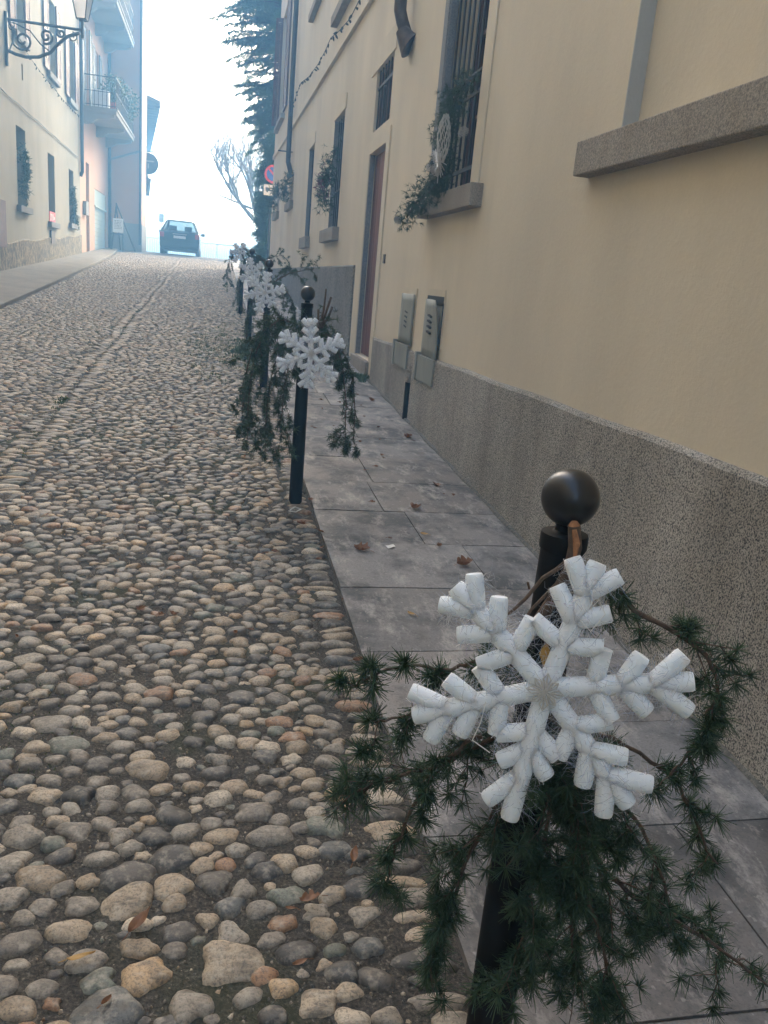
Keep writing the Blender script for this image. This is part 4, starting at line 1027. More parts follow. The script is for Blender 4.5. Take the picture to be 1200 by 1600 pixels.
def tinsel_mesh(segs, n, ln, w, rnd):
    mb = MB(); tot = sum((b_-a).length for a, b_, _ in segs)
    for (a, b_, r) in segs:
        L = (b_-a).length; d = (b_-a).normalized(); k = int(n*L/tot)
        s1 = d.cross(Vector((0,1,0))).normalized(); s2 = d.cross(s1)
        for _ in range(k):
            u = rnd.random()*.93; w_ = rnd.uniform(0, 6.283); nr = s1*math.cos(w_)+s2*math.sin(w_)
            p = a+d*(L*u)+nr*r*1.0
            l = ln*rnd.uniform(.35,1.0)*(1.5 if rnd.random() < .06 else 1)
            dr = (nr*.75+d*rnd.uniform(-1.1,1.1)+nr.cross(d)*rnd.uniform(-1.2,1.2)).normalized()
            mid = p+dr*l*.5+nr*l*.16; e = dr.cross(Vector((rnd.gauss(0,1),rnd.gauss(0,1),rnd.gauss(0,1)))).normalized()*w
            end = mid+(dr+Vector((rnd.gauss(0,.5),rnd.gauss(0,.5),rnd.gauss(0,.5)))).normalized()*l*.5
            mb.add([p-e, p+e, mid+e, mid-e, end+e*.6, end-e*.6], [(0,1,2,3),(3,2,4,5)], rnd.random())
    return mb
def glitter_mesh(segs, n, w, rnd):
    mb = MB(); tot = sum((b_-a).length for a, b_, _ in segs)
    for (a, b_, r) in segs:
        L = (b_-a).length; d = (b_-a)/L; s1 = d.cross(Vector((0,1,0))).normalized(); s2 = d.cross(s1)
        for _ in range(int(n*L/tot)):
            w_ = rnd.uniform(0, 6.283); nr = s1*math.cos(w_)+s2*math.sin(w_); p = a+d*(L*rnd.random())+nr*(r*1.06)
            e1 = (d+Vector((rnd.gauss(0,.6),rnd.gauss(0,.6),rnd.gauss(0,.6)))).normalized(); e2 = e1.cross((nr+Vector((rnd.gauss(0,.5),rnd.gauss(0,.5),rnd.gauss(0,.5)))).normalized()).normalized()
            l = w*rnd.uniform(1, 4.5)
            mb.add([p-e1*l-e2*w*.35, p+e1*l-e2*w*.35, p+e1*l+e2*w*.35, p-e1*l+e2*w*.35], [(0,1,2,3)], rnd.random())
    return mb
def star_orn(mb, r, y):
    for k in range(8):
        a = k*math.pi/4; L = r*(1 if k%2 == 0 else .86)
        c, s = math.cos(a), math.sin(a); c2, s2 = math.cos(a+.28), math.sin(a+.28); c3, s3 = math.cos(a-.28), math.sin(a-.28)
        loop = [(c*.15*r,y,s*.15*r),(c2*L*.72,y,s2*L*.72),(c*L,y,s*L),(c3*L*.72,y,s3*L*.72),(c*.15*r,y,s*.15*r)]
        mb.tube(loop, r*.045, 5); mb.tube([(0,y,0),(c*L*.9,y,s*L*.9)], r*.05, 5)
CAM = Vector((0,0,1.5))
def orient(o, p, twist=0, soft=1.0):
    # local -Y faces the camera side, local Z up
    n_ = (CAM-Vector(p)); n_.z *= soft; n_.normalize()
    yax = -n_; x = Vector((yax.y, -yax.x, 0)).normalized(); z = x.cross(yax).normalized()
    m_ = Matrix((x, yax, z)).transposed().to_4x4(); m_ = m_ @ Matrix.Rotation(twist, 4, 'Y')
    m_.translation = Vector(p); o.matrix_world = m_
rs = random.Random(33)
fl1 = empty('snowflake_decoration', (0,0,0), 'large white foam and tinsel snowflake tied to the nearest bollard', 'snowflake', 'white tinsel snowflakes tied to the bollards')
mbf, segs = flake_mesh([14,77,141,203.5,263.5,314], .188, .0132, rs, 4)
mbf.build('foam_arms', 'foam', fl1, smooth=True)
tinsel_mesh(segs, 4600, .026, .00028, rs).build('tinsel', 'tinsel', fl1); glitter_mesh(segs, 1500, .0011, rs).build('glitter', 'glitter', fl1)
mb = MB(); star_orn(mb, .025, -.0235); mb.build('star_ornament', 'silver', fl1)
mb = MB(); mb.add([(-.008,-.006,.0),(0,-.008,-.017),(.008,-.006,0),(0,-.008,.019)], [(0,1,2,3)]); mb.v = [(x-.008, y+.012, z+.044) for x, y, z in mb.v]; mb.build('gold_spangle', 'yellowleaf', fl1)
mb = MB(); mb.tube([(.03,-.012,.10),(.045,-.022,.09),(.06,-.018,.115),(.05,.0,.13),(.03,-.010,.10)], .0007, 5); mb.build('hanging_thread', 'white', fl1); mb = MB(); mb.tube([(-.075,-.018,-.03),(-.078,-.02,-.06),(-.085,-.02,-.085),(-.06,-.01,-.10)], .0008, 5); mb.build('hanging_thread', 'white', fl1)
orient(fl1, (.451,.92,.998), 0, .45)
fl2 = empty('snowflake_decoration', (0,0,0), 'second snowflake, bright white, in front of the bollard by the slab pavement', 'snowflake', 'white tinsel snowflakes tied to the bollards')
mbf, segs = flake_mesh([27,96,152,204,265,315], .188, .0145, rs)
mbf.build('foam_arms', 'foam', fl2, smooth=True); tinsel_mesh(segs, 4200, .024, .0007, rs).build('tinsel', 'tinsel', fl2)
mb = MB(); star_orn(mb, .022, -.022); mb.build('star_ornament', 'silver', fl2)
orient(fl2, (.505,4.36,1.115), 0, .5)
spots = [((.45,7.90,1.33), .2, 'third snowflake in the row, in front of the third bollard, overlapping the one behind', 1.03), ((.465,11.38,1.50), .9, 'fourth snowflake, seen just behind and above the overlapping third one', 1.0), ((.395,14.95,1.80), .5, 'farthest and smallest looking snowflake on the last bollard', .98)]
for p, tw_, l, sc_ in spots:
    c = copy_tree(fl2); orient(c, p, tw_); c.scale = (sc_,)*3; c['label'] = l

# ------------------------------------------------------------------ cedar branches
def rosette(mb, p, ax, rnd, n=26, L=.026, w=.0008):
    ax = ax.normalized(); s1 = ax.cross(Vector((.3,.5,.8))).normalized(); s2 = ax.cross(s1)
    tone = rnd.random(); n = int(n*rnd.uniform(.55, 1.25)); L *= rnd.uniform(.75, 1.15)
    for _ in range(n):
        a = rnd.uniform(0, 6.283); el = rnd.uniform(-.35, 1.3)
        d = (s1*math.cos(a)+s2*math.sin(a))*math.cos(el)+ax*math.sin(el)
        l = L*rnd.uniform(.55, 1.2); e = d.cross(Vector((rnd.gauss(0,1),rnd.gauss(0,1),rnd.gauss(0,1)))).normalized()*w
        tip = p+d*l+Vector((0,0,-.12*l))
        mb.add([p-e, p+e, tip+e*.5, tip-e*.5], [(0,1,2,3)], min(1, max(0, tone*.6+rnd.random()*.4)))
def cedar(name_label, pts, rad, rnd, ntw, twl, spread=.6, hang=.5, dens=1., par=None, cat='branch', NL=.026, nn=26, w=.0008, group='cedar branches tied to the bollards', bare=0.):
    P = [Vector(p) for p in pts]
    # smooth the path
    for _ in range(2):
        Q = [P[0]]
        for i in range(len(P)-1): Q += [P[i].lerp(P[i+1], .25), P[i].lerp(P[i+1], .75)]
        Q.append(P[-1]); P = Q
    P = [p+Vector((rnd.gauss(0,.0018), rnd.gauss(0,.0018), rnd.gauss(0,.0018))) for p in P]
    t = par or empty('cedar_branch', P[0], name_label, cat, group)
    O = Vector(t.location) if par is None else Vector((0,0,0))
    wood = MB(); nd = MB(); k = len(P)
    wood.tube([p-O for p in P], [rad*(1-.75*i/(k-1))+.0008 for i in range(k)], 7)
    def tw(p, d, L, r, depth):
        n = max(3, int(L/.02)); q = p.copy(); dd = d.normalized(); pt = [q.copy()]
        for i in range(n):
            dd = (dd+Vector((rnd.gauss(0,.16), rnd.gauss(0,.16), rnd.gauss(0,.14)-hang*.13))).normalized(); q = q+dd*(L/n); pt.append(q.copy())
        wood.tube([v-O for v in pt], [r*(1-.6*i/n) for i in range(n+1)], 5, cap=False)
        for i in range(1, n+1):
            if rnd.random() < .85*dens:
                ax = (Vector((rnd.gauss(0,1), rnd.gauss(0,1), rnd.gauss(0,1)))*.8+dd*.6)
                rosette(nd, pt[i]-O, ax, rnd, nn, NL, w)
        rosette(nd, pt[-1]-O, dd, rnd, nn+8, NL*1.1, w)
        if depth:
            for _ in range(rnd.randint(1, 3)):
                i = rnd.randint(1, n-1); nd_ = (dd+Vector((rnd.gauss(0,spread), rnd.gauss(0,spread), rnd.gauss(0,spread)-.1*hang)))
                tw(pt[i], nd_, L*rnd.uniform(.4,.7), r*.6, depth-1)
    for j in range(ntw):
        u = bare+(1-bare)*(j+rnd.random())/ntw; f = u*(k-1); i = min(k-2, int(f)); p = P[i].lerp(P[i+1], f-i); d = (P[i+1]-P[i]).normalized()
        sd = Vector((rnd.gauss(0,1), rnd.gauss(0,.75), rnd.gauss(0,1))); sd = (sd-d*sd.dot(d)).normalized()
        tw(p, d*.7+sd*spread*1.4+Vector((0,0,-hang*.5)), twl*rnd.uniform(.5,1.2), rad*.35, 1)
        if rnd.random() < .8*dens: rosette(nd, p-O, sd, rnd, nn, NL, w)
    a = wood.build('stem', 'twig', t); b_ = nd.build('needles', 'needle', t)
    return t
rc = random.Random(5)
BR = {
'A':[(0.500,0.99,1.12),(0.512,1.0,1.144),(0.559,1.0,1.125),(0.62,1.0,1.069),(0.697,0.98,1.04),(0.726,0.96,1.008),(0.737,0.95,0.956),(0.724,0.95,0.898),(0.686,0.95,0.829)],
'B':[(0.483,1.012,1.007),(0.439,1.022,1.0),(0.397,1.037,0.983),(0.355,1.052,0.955),(0.306,1.057,0.967),(0.253,1.05,0.958),(0.205,1.04,0.937)],
'C':[(0.495,1.015,0.995),(0.465,1.03,0.986),(0.396,1.05,0.945),(0.343,1.06,0.903),(0.296,1.06,0.877),(0.253,1.06,0.867)],
'D':[(0.475,1.024,0.894),(0.408,1.044,0.829),(0.35,1.044,0.797),(0.293,1.05,0.779),(0.233,1.04,0.765)],
'E':[(0.484,0.992,0.891),(0.44,0.992,0.773),(0.405,1.002,0.664),(0.392,1.02,0.555),(0.388,1.04,0.448)],
'F':[(0.407,1.018,0.869),(0.358,1.013,0.838),(0.321,1.028,0.753),(0.301,1.04,0.676),(0.299,1.06,0.577)],
'G':[(0.484,0.95,0.906),(0.507,0.95,0.766),(0.495,0.95,0.632),(0.496,0.97,0.492)],
'H':[(0.54,0.98,0.886),(0.571,0.98,0.729),(0.623,0.98,0.643),(0.714,0.98,0.575),(0.814,0.97,0.511),(0.952,0.96,0.414)],
'I':[(0.52,0.985,0.92),(0.537,0.98,0.907),(0.638,0.98,0.861),(0.718,0.97,0.808),(0.769,0.97,0.725),(0.819,0.97,0.65)],
'J':[(0.528,0.96,0.845),(0.582,0.96,0.64),(0.634,0.96,0.526),(0.677,0.97,0.408)],
'K':[(0.49,0.97,0.924),(0.614,0.97,0.791),(0.681,0.97,0.719),(0.737,0.97,0.607),(0.764,0.97,0.529)]}
cedar('arching cedar branch sweeping over the right arm of the near snowflake', BR['A'], .0045, rc, 13, .06, .5, .5, 1.1, bare=.12)
cedar('long thin cedar twig reaching left above the left arm of the near snowflake', BR['B'], .0030, rc, 10, .026, .45, .3, .6)
cedar('cedar twig just behind the lower left arm of the near snowflake', BR['C'], .0030, rc, 10, .045, .5, .5, .75)
cedar('cedar branch hanging furthest left over the cobbles from the nearest bollard', BR['D'], .004, rc, 12, .08, .5, .9, .85)
cedar('dense cedar branch hanging down the left side of the nearest post', BR['E'], .004, rc, 19, .08, .55, .9, 1.)
cedar('short drooping cedar branch left of the nearest post over the kerb edge', BR['F'], .0035, rc, 9, .06, .55, .8, .85)
cedar('cedar branch hanging straight down in front of the nearest post', BR['G'], .0035, rc, 22, .085, .8, .9, 1.1)
cedar('thick bare ended cedar branch pointing to the lower right corner over the slabs', BR['H'], .0055, rc, 18, .09, .6, .7, .9)
cedar('cedar branch spreading right towards the house plinth below the snowflake arm', BR['I'], .0036, rc, 10, .055, .5, .6, .7)
cedar('long drooping cedar branch ending low over the slabs at the bottom right', BR['J'], .004, rc, 19, .085, .6, .8, 1.)
cedar('bushy cedar branch hanging low beside the right edge of the nearest post', [(.50,.975,.93),(.545,.96,.80),(.55,.95,.68),(.575,.95,.55),(.60,.955,.45)], .004, rc, 17, .085, .6, .9, 1.)
cedar('slender cedar branch hanging between the post and the plinth side branches', BR['K'], .0035, rc, 14, .075, .55, .7, .9)
# the cut stick behind the snowflake
t = empty('cut_branch', (0.473,0.965,1.213), 'thick cut brown branch stub standing against the neck of the nearest bollard', 'branch')
mb = MB(); P = [(0.483,0.977,1.210),(0.488,0.974,1.18),(0.485,0.974,1.150),(0.470,0.974,1.108),(0.447,0.975,1.065),(0.432,0.98,1.02)]
mb.tube([(p[0],p[1],p[2]) for p in P], [.0085,.0095,.0085,.009,.0075,.006], 10); W(mb, 'stick', 'twig', t, smooth=True)
mb = MB(); mb.tube([(0.4828,.977,1.2105),(0.482,.977,1.216)], [.0082,.0045], 10); mb.tube([(.4805,.9695,1.207),(.4855,.9665,1.188),(.4855,.9665,1.163)], [.003,.005,.002], 6); W(mb, 'cut_end', 'cutwood', t)
mb = MB(); mb.tube([(0.484,0.974,1.165),(0.463,0.968,1.150),(0.446,0.97,1.137),(0.428,.975,1.105),(0.408,0.98,1.079)], [.0032,.003,.0028,.0025,.002], 6); mb.tube([(0.482,0.974,1.142),(0.458,0.970,1.117),(0.437,.972,1.09),(0.422,0.98,1.05)], [.0028,.0026,.002,.0015], 6)
mb.tube([(0.43,.973,1.12),(0.425,.97,1.13)], .0018, 5); mb.tube([(.476,.974,1.12),(.492,.976,1.10),(.49,.978,1.07)], .003, 6); W(mb, 'side_twigs', 'twig', t)
# wire tie round the near post
mb = MB(); mb.tube([(BX+.036*math.cos(a), 1.016+.036*math.sin(a), .955+.003*math.sin(3*a)) for a in np.linspace(0, 6.283, 25)], .0012, 5); mb.tube([(BX,.978,.955),(.478,.965,.975),(.470,.955,.985)], .001, 5)
o = mb.build('tie_wire', 'wire'); tag(o, 'thin dark wire wound round the nearest post behind the snowflake', 'wire')

# bundles of hanging branches on the other bollards (local coordinates, then copied)
def hang_paths(rnd, side):
    a = rnd.uniform(0.1, .5)*side; 
    x1 = side*rnd.uniform(.10,.26)
    return [(0,-.05,.98),(x1*.5,-.07,.97),(x1,-.06,.85),(x1*1.25,-.05,.66),(x1*1.3,-.04,.42+rnd.uniform(-.06,.08))]
def bundle(k, side, rnd, label, size=1., n2=13):
    t = empty('cedar_branch', (0,0,0), label, 'branch', 'cedar branches tied to the bollards')
    cedar(None, hang_paths(rnd, side),   .005, rnd, int(n2*1.6), .15*size, .6, .9, 1.0, par=t, NL=.030, nn=24, w=.0013)
    return t
rb2 = random.Random(77)
lab2 = ['cedar branch hanging thickly on the street side of the second bollard', 'cedar branch hanging on the pavement side of the second bollard', 'longer cedar branch trailing low on the street side of the second bollard']
protos = [bundle(0, -1, rb2, lab2[0]), bundle(1, 1, rb2, lab2[1], .9, 10), bundle(2, -1, rb2, lab2[2], 1.1)]
y2 = 4.56
protos[0].location = (.49, y2, g(y2)-.02); protos[1].location = (.50, y2, g(y2)-.02); protos[2].location = (.44, y2+.12, g(y2)+.02); protos[2].rotation_euler = (0,0,-.35)
for pi, rz, dx, l in ((0, .55, .03, 'shorter cedar branch crossing behind the left arm of the second snowflake'), (1, -.5, .0, 'leafier cedar branch over the slabs to the right of the second bollard'), (0, .0, -.10, 'cedar branch furthest towards the road from the second bollard')):
    c = copy_tree(protos[pi]); c.location = (.49+dx, y2+.05, g(y2)+.03); c.rotation_euler = (0,0,rz); c['label'] = l
sets = [(2, 0, .1, 'cedar branch on the street side of the third bollard'), (2, 1, .35, 'cedar branch spreading to the pavement side of the third bollard'), (3, 0, .3, 'cedar branch on the street side of the fourth bollard'), (3, 1, .1, 'cedar branch on the pavement side of the fourth bollard'),
        (4, 2, .2, 'cedar branch on the street side of the farthest bollard'), (4, 1, -.2, 'cedar branch on the pavement side of the farthest bollard')]
for bi, pi, rz, l in sets:
    c = copy_tree(protos[pi]); x, y = bpos[bi]; c.location = (x, y, g(y)+(.12 if bi >= 3 else 0)); c.rotation_euler = (0,0,rz); c['label'] = l
# up-pointing sprigs
t = empty('cedar_branch', (.53,4.50,1.10), 'upright cedar sprig with cut stubs beside the ball of the second bollard', 'branch', 'cedar branches tied to the bollards')
mb = MB(); 
for q in ([(0.0,0,-.10),(.02,0,.12),(.045,0,.24),(.05,0,.35)], [(.02,0,.10),(.07,0,.20),(.09,0,.26)], [(.01,0,.05),(.02,0,.16),(.015,0,.24)], [(.03,0,.12),(.05,0,.2),(.08,0,.31)]): mb.tube(q, [.008,.007,.006,.004][:len(q)], 7)
mb.build('stem', 'twig', t); mb = MB()
for k in range(46):
    u = rs.random(); rosette(mb, Vector((.03+.13*u+rs.gauss(0,.02), rs.gauss(0,.03), .22-.25*u+rs.gauss(0,.05))), Vector((rs.gauss(0,1),rs.gauss(0,1),rs.gauss(0,1))), rs, 18, .028, .0013)
mb.build('needles', 'needle', t)
for i, (bi, rz, l) in enumerate(((2, .2, 'cedar sprig sticking out to the right above the third bollard'), (3, 1.2, 'small cedar sprig above the fourth bollard'))):
    pts = [(0,0,1.0),(.12,0,1.10),(.26,0,1.16),(.42,0,1.20)]
    tt = empty('cedar_branch', (0,0,0), l, 'branch', 'cedar branches tied to the bollards')
    cedar(None, pts, .006, rs, 12, .12, .6, .2, 1., par=tt, NL=.028, nn=16, w=.0018)
    x, y = bpos[bi]; tt.location = (x, y, g(y)-.05); tt.rotation_euler = (0,0,rz*.2)

# ------------------------------------------------------------------ garlands on the windows
def garland(path, rad, n, label, col='needle', NL=.05, w=.0022, orn=(), rnd=rs, group='garlands hung on the window bars', nn=16):
    P = [Vector(p) for p in path]; t = empty('window_garland', P[0], label, 'garland', group)
    mb = MB(); mb.tube([p-P[0] for p in P], .007, 6); mb.build('stem', 'twig', t)
    mb = MB(); k = len(P)-1
    for _ in range(n):
        f = rnd.random()*k; i = min(k-1, int(f)); p = P[i].lerp(P[i+1], f-i)-P[0]
        p += Vector((rnd.gauss(0,.45), rnd.gauss(0,.6), rnd.gauss(0,.6)))*rad
        p.x = min(p.x, .05)
        rosette(mb, p, Vector((rnd.gauss(-.5,1),rnd.gauss(-.4,1),rnd.gauss(0,1))), rnd, nn, NL, w)
    mb.build('needles', col, t)
    for c in orn:
        m_ = MB(); 
        for q in range(46):
            a = q*2.4; z = -.06+.12*q/46; r_ = .040*math.sqrt(max(.05, 1-(z/.065)**2)); d = Vector((math.cos(a), math.sin(a), .35)).normalized()
            b0 = Vector((math.cos(a)*r_*.3, math.sin(a)*r_*.3, z)); tip = b0+d*r_*1.1; e = d.cross(Vector((0,0,1))).normalized()*.014
            m_.add([b0-e*.5, tip-e+Vector((0,0,.004)), tip+e+Vector((0,0,-.004)), b0+e*.5], [(0,1,2,3)])
        o_ = m_.build('silver_cone', 'silver', t); o_.scale = (.62,)*3; o_.location = Vector(c)-P[0]; o_.rotation_euler = (rnd.uniform(-1,1), rnd.uniform(-1,1), 0)
    return t
G1 = [(1.62,5.80,2.86),(1.60,6.10,2.80),(1.60,6.30,2.68),(1.60,6.22,2.55),(1.60,6.22,2.42),(1.60,6.15,2.30),(1.58,6.4,2.22),(1.54,6.72,2.15),(1.52,6.95,2.05)]
gl = garland(G1, .10, 760, 'fir garland with silver cones and a white lattice lantern on the nearest barred window', orn=[(1.55,5.60,2.50),(1.50,6.10,2.40),(1.50,6.02,2.30),(1.46,6.98,2.02),(1.52,6.28,2.36)], NL=.04, nn=20, w=.0016)
mb = MB(); mb2 = MB(); c = Vector((1.50,5.90,2.50))-Vector(G1[0])
for k in range(9):
    for s in (-1, 1):
        pts = []
        for i in range(13):
            u = i/12; r_ = .042*math.sin(math.pi*(.12+.76*u)); a = k*2*math.pi/9+s*u*2.2
            pts.append(c+Vector((r_*math.cos(a), r_*math.sin(a)*1.6, .15-.30*u)))
        mb.tube([q_+Vector((rs.gauss(0,.003),rs.gauss(0,.004),rs.gauss(0,.003))) for q_ in pts], .0028, 5)
mb.build('lattice_lantern', 'wicker', gl)
mb = MB()
for q in range(40):
    p = Vector((1.50,5.97,2.34))-Vector(G1[0])+Vector((rs.gauss(0,.02), rs.gauss(0,.04), rs.gauss(0,.03))); q2_ = c+Vector((0,.06,-.17)); mb.tube([q2_, q2_.lerp(p, .5)+Vector((0,0,.01)), p+Vector((rs.gauss(0,.02),rs.gauss(0,.04),rs.gauss(0,.04)))], .0035, 4)
mb.build('silver_bow', 'silver', gl)
garland([(1.66,6.25,2.75),(1.62,6.45,2.66),(1.60,6.60,2.60)], .03, 26, 'small trailing fir sprig left of the lattice lantern on the nearest barred window', NL=.035, nn=16, w=.0016)
garland([(1.62,12.5,3.3),(1.60,12.9,3.1),(1.55,12.8,2.9),(1.55,13.2,2.7),(1.58,12.7,2.55)], .15, 170, 'mixed green and purple garland on the second ground floor window beyond the door', NL=.07, nn=12, w=.004)
t = garland([(1.55,12.9,3.0),(1.52,13.1,2.75)], .14, 60, 'purple leafy bunch on the second window garland', 'redleaf', NL=.06, nn=10, w=.006)
garland([(1.60,20.5,3.75),(1.56,20.9,3.5),(1.55,21.2,3.3)], .16, 80, 'green garland on the high small window by the blue downpipe', NL=.09, nn=12, w=.006)
garland([(1.60,25.2,3.95),(1.56,25.7,3.6),(1.55,26.1,3.35)], .2, 80, 'farthest green garland on the last small window of the right house', NL=.10, nn=12, w=.007)
garland([(-4.46,21.7,3.75),(-4.40,21.75,3.45),(-4.36,21.95,3.3),(-4.40,21.7,3.0),(-4.40,21.7,2.75)], .2, 150, 'bushy green garland on the leftmost ground floor window of the left house', NL=.10, nn=14, w=.006)
garland([(-4.46,28.5,3.5),(-4.40,28.55,3.2),(-4.40,28.7,2.9),(-4.40,28.6,2.7),(-4.38,29.2,2.55)], .16, 150, 'green garland trailing over the sill of the farthest ground floor window on the left house', NL=.10, nn=14, w=.007)

# ------------------------------------------------------------------ grass, weeds
mb = MB(); rg = random.Random(13)
def tuft(x, y, n, h, sp):
    for _ in range(n):
        px, py = x+rg.gauss(0,sp), y+rg.gauss(0,sp*1.2)
        if px > KX-.01 and not (1.45 < px < 1.72): continue
        z = g(py)-.02; d = Vector((rg.gauss(0,.4), rg.gauss(0,.4), 1)).normalized(); l = h*rg.uniform(.5,1.2); e = Vector((rg.gauss(0,1), rg.gauss(0,1), 0)).normalized()*.0022
        p = Vector((px,py,z)); mb.add([p-e, p+e, p+d*l*.6+e*.7, p+d*l+Vector((rg.gauss(0,.3),rg.gauss(0,.3),-.1))*l*.4], [(0,1,2,3)], rg.random())
for _ in range(150): tuft(rg.gauss(.12,.26), rg.gauss(10.8,1.2), 26, .035, .05)
for _ in range(40): tuft(rg.gauss(.40,.08), rg.gauss(10.4,.6), 40, .06, .05)
for _ in range(50): tuft(rg.gauss(-1.9,.4), rg.gauss(11.6,1.0), 20, .028, .05)
for _ in range(60): y = rg.uniform(5,24); tuft(-1.17-.006*(y-6)+rg.gauss(0,.012), y, 16, .022, .025)
for _ in range(260): tuft(rg.uniform(-2.9,.5), rg.uniform(5,17), 14, .018, .05)
for _ in range(70): tuft(rg.gauss(-.62,.12), rg.gauss(2.35,.25), 14, .010, .03)
for _ in range(10): tuft(-1.19, 6.9+rg.gauss(0,.15), 30, .03, .03)
tag(mb.build('grass', 'moss'), kind='stuff')
mb = MB()
for _ in range(12): tuft(1.60+rg.gauss(0,.03), 8.95+rg.gauss(0,.12), 30, .09, .03)
o = mb.build('weed_tuft', 'moss'); tag(o, 'small green weed growing at the foot of the wall beside the doorstep', 'weed')

# ------------------------------------------------------------------ fallen leaves and litter
def leaf_mesh(rnd, L, lob, curl):
    """a curled leaf: rows across the midrib"""
    mb = MB(); n = 9; vs = []; ph = rnd.uniform(0, 6)
    for i in range(n+1):
        u = i/n; x = (u-.5)*L; w = L*(.20 if not lob else .34)*math.sin(math.pi*min(.98, max(.03, u**.85)))**.8
        if lob: w *= 1+.38*math.sin(i*2.1+ph)
        for v in (-1, -.5, 0, .5, 1):
            z = curl*L*(.30*v*v*(w/(.3*L))+.22*(2*u-1)**2)+(.05*L*math.sin(3*u+v*2+ph))+(0 if v else -.012*L)
            vs.append((x+.05*L*abs(v)+(rnd.uniform(-.03,.03)*L if abs(v) == 1 else 0), v*w, z))
    mb.add(vs, [(i*5+j, i*5+j+1, (i+1)*5+j+1, (i+1)*5+j) for i in range(n) for j in range(4)], .5)
    mb.tube([(-L*.5,0,.06*L),(-L*.62,.01*L,.03*L),(-L*.78,.05*L,.0)], .0011, 4, tone=.2)
    for i in range(len(mb.tone)): mb.tone[i] = .25+.6*rnd.random()
    return mb
def dead(x, y, L, label, mat='deadleaf', lob=False, curl=.5, group=None, tiltz=None, up=.012, cat='leaf'):
    o = leaf_mesh(rl, L, lob, curl).build('dead_leaf', mat)
    o.location = (x, y, g(y)+up); o.rotation_euler = (rl.gauss(.05,.15), rl.gauss(0,.15), rl.uniform(0,6.28) if tiltz is None else tiltz)
    tag(o, label, cat, group); return o
rl = random.Random(8)
dead(.75,3.75,.085,'large curled rust brown leaf on the slabs, middle of the pavement','deadleaf',True,.8)
dead(1.43,4.92,.07,'brown leaf on the slabs near the plinth','deadleaf',True,.5)
dead(1.18,4.43,.085,'olive brown crumpled leaf in the middle of the pavement slabs','deadleaf',True,.9)
dead(1.13,4.00,.05,'tan leaf at a slab joint','yellowleaf',False,.4)
dead(1.23,3.59,.085,'dark shredded leaf beside the upper left arm of the near snowflake','deadleaf',True,.9)
dead(.84,3.04,.045,'small yellow leaf on the slabs left of the near snowflake','yellowleaf',False,.4, tiltz=2.2)
dead(1.53,6.21,.08,'crumpled brown leaf at the wall below the drain slot','deadleaf',True,.8)
dead(1.49,7.63,.08,'brown leaf on the slabs before the doorstep','deadleaf',True,.8)
dead(.48,4.10,.07,'orange leaf by the foot of the second bollard','deadleaf',True,.7)
dead(.55,2.66,.05,'reddish leaf caught on the kerb line','deadleaf',False,.6)
dead(-.12,1.52,.065,'bright orange brown pointed leaf among the near cobbles','deadleaf',False,.5, tiltz=.9)
dead(-.23,1.44,.055,'long tan leaf lying on a cobble at the bottom left','yellowleaf',False,.3, tiltz=.25)
dead(.38,1.68,.05,'red brown leaf in a joint beside the large flat cobble','deadleaf',False,.6)
dead(.22,1.38,.035,'small reddish leaf between cobbles near the bottom edge','deadleaf',False,.6)
dead(.26,1.55,.05,'pinkish torn leaf on a pale cobble','deadleaf',True,.6)
for k in range(34):
    x = rl.uniform(.65,1.6); y = rl.uniform(2.6, 9)
    dead(x, y, rl.uniform(.018,.04), 'tiny dark brown leaf crumb scattered on the pavement slabs', 'deadleaf', rl.random() < .5, .6, 'leaf crumbs on the slabs')
for k in range(46):
    x = KX-rl.random()**1.7*2.4; y = .95+rl.random()**1.2*6
    dead(x, y, rl.uniform(.02,.05), 'small brown dead leaf lying among the cobbles', 'deadleaf', rl.random() < .4, .6, 'dead leaves among the cobbles', up=.004)
mb = MB(); mb.add([(-.025,-.015,0),(0,-.02,.006),(.028,-.010,.002),(.03,.012,.008),(.004,.018,.003),(-.02,.014,.007)], [(0,1,4,5),(1,2,3,4)])
o = mb.build('paper_scrap', 'paper'); o.location = (.90,3.80,g(3.8)+.012); o.rotation_euler = (0,0,.5); tag(o, 'crumpled white paper scrap on the pavement slabs', 'litter')
mb = MB(); mb.tube([(.44,4.33,g(4.33)+.012),(.47,4.36,g(4.36)+.02),(.50,4.34,g(4.34)+.014),(.47,4.30,g(4.3)+.012),(.43,4.31,g(4.31)+.013)], .004, 5)
o = mb.build('plastic_strap', 'white'); tag(o, 'loop of white plastic strap in front of the second bollard', 'litter')

# ------------------------------------------------------------------ blue air volume added to imitate lens glare
hz = MB(); hz.box(-45, 45, -62, 120, -14, 16); h = hz.build('glare_haze', 'white'); h.data.materials.clear()
m = bpy.data.materials.new('glare_haze_air'); m.use_nodes = True; nt = m.node_tree; nt.nodes.clear()
out = nt.nodes.new('ShaderNodeOutputMaterial'); pv = nt.nodes.new('ShaderNodeVolumePrincipled')
pv.inputs['Color'].default_value = (.24, .57, 1., 1); pv.inputs['Density'].default_value = .0155; pv.inputs['Anisotropy'].default_value = .3
nt.links.new(pv.outputs[0], out.inputs['Volume']); h.data.materials.append(m); tag(h, kind='stuff')

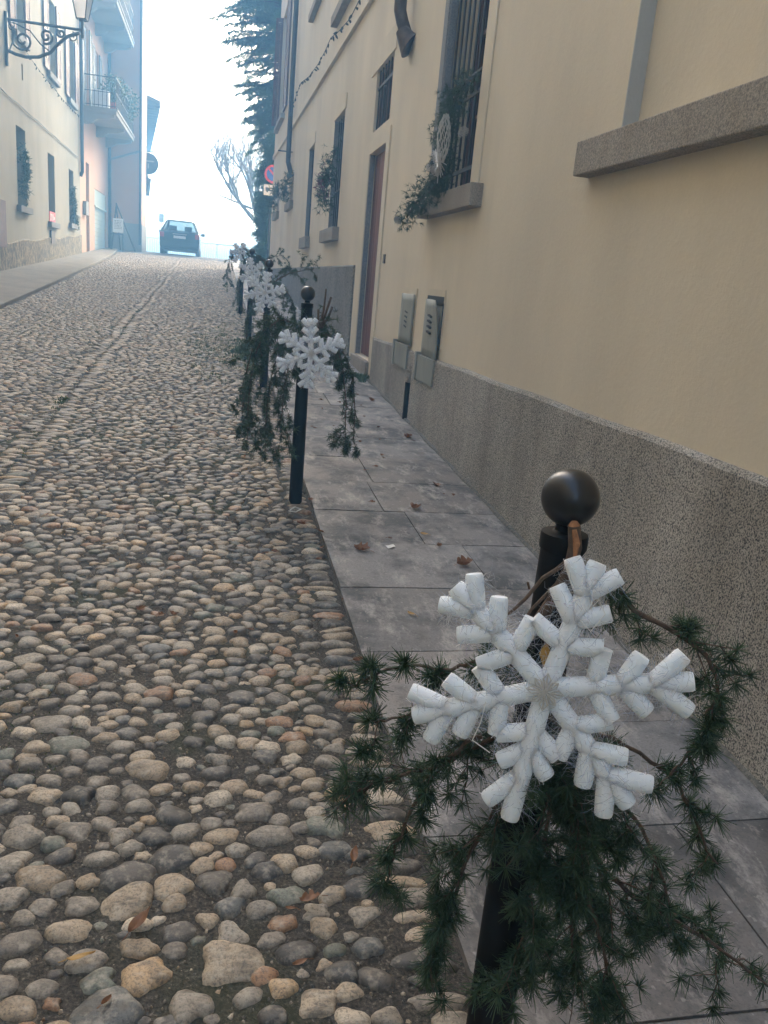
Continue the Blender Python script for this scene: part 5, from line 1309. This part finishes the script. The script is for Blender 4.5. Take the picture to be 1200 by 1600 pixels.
# ------------------------------------------------------------------ light
SUN_EL, SUN_AZ = R(29), R(24)      # azimuth measured from +Y towards +X
sd = bpy.data.lights.new('sun', 'SUN'); sd.energy = .5; sd.angle = R(12); sd.color = (1, .93, .82)
so = bpy.data.objects.new('sun', sd); COL.objects.link(so)
dirv = Vector((math.sin(SUN_AZ)*math.cos(SUN_EL), math.cos(SUN_AZ)*math.cos(SUN_EL), math.sin(SUN_EL)))
so.rotation_euler = dirv.to_track_quat('Z', 'Y').to_euler(); so.location = dirv*60
w = bpy.data.worlds.new('World'); SC.world = w; w.use_nodes = True; nt = w.node_tree
bg = nt.nodes['Background']; sk = nt.nodes.new('ShaderNodeTexSky'); sk.sky_type = 'NISHITA'; sk.sun_disc = False
sk.sun_elevation = SUN_EL; sk.sun_rotation = SUN_AZ; sk.dust_density = 7.0; sk.air_density = .8; sk.ozone_density = .2
nt.links.new(mix(nt, 1., sk.outputs[0], (1., .955, .875), 'MULTIPLY'), bg.inputs['Color']); bg.inputs['Strength'].default_value = .15

# ------------------------------------------------------------------ camera
f = 1270.; roll = R(5.25); Pt = math.atan(354/f); yaw = R(12.6404)
cP, sP = math.cos(Pt), math.sin(Pt)
fw = Vector((math.sin(yaw)*cP, math.cos(yaw)*cP, -sP)); rt0 = Vector((math.cos(yaw), -math.sin(yaw), 0)); up0 = rt0.cross(fw)
rt = rt0*math.cos(roll)+up0*math.sin(roll); up = up0*math.cos(roll)-rt0*math.sin(roll)
cd = bpy.data.cameras.new('camera'); co = bpy.data.objects.new('camera', cd); COL.objects.link(co)
mm = Matrix((rt, up, -fw)).transposed().to_4x4(); mm.translation = CAM; co.matrix_world = mm
cd.sensor_fit = 'HORIZONTAL'; cd.sensor_width = 36; cd.lens = f/1200*36; cd.clip_start = .02; cd.clip_end = 3000
SC.camera = co
SC.view_settings.view_transform = 'Standard'; SC.view_settings.look = 'None'; SC.view_settings.exposure = 2.85; SC.view_settings.gamma = 1
SC.render.resolution_x = 768; SC.render.resolution_y = 1024
SC.cycles.use_denoising = True; SC.cycles.volume_bounces = 1; SC.cycles.max_bounces = 8; SC.cycles.transparent_max_bounces = 40
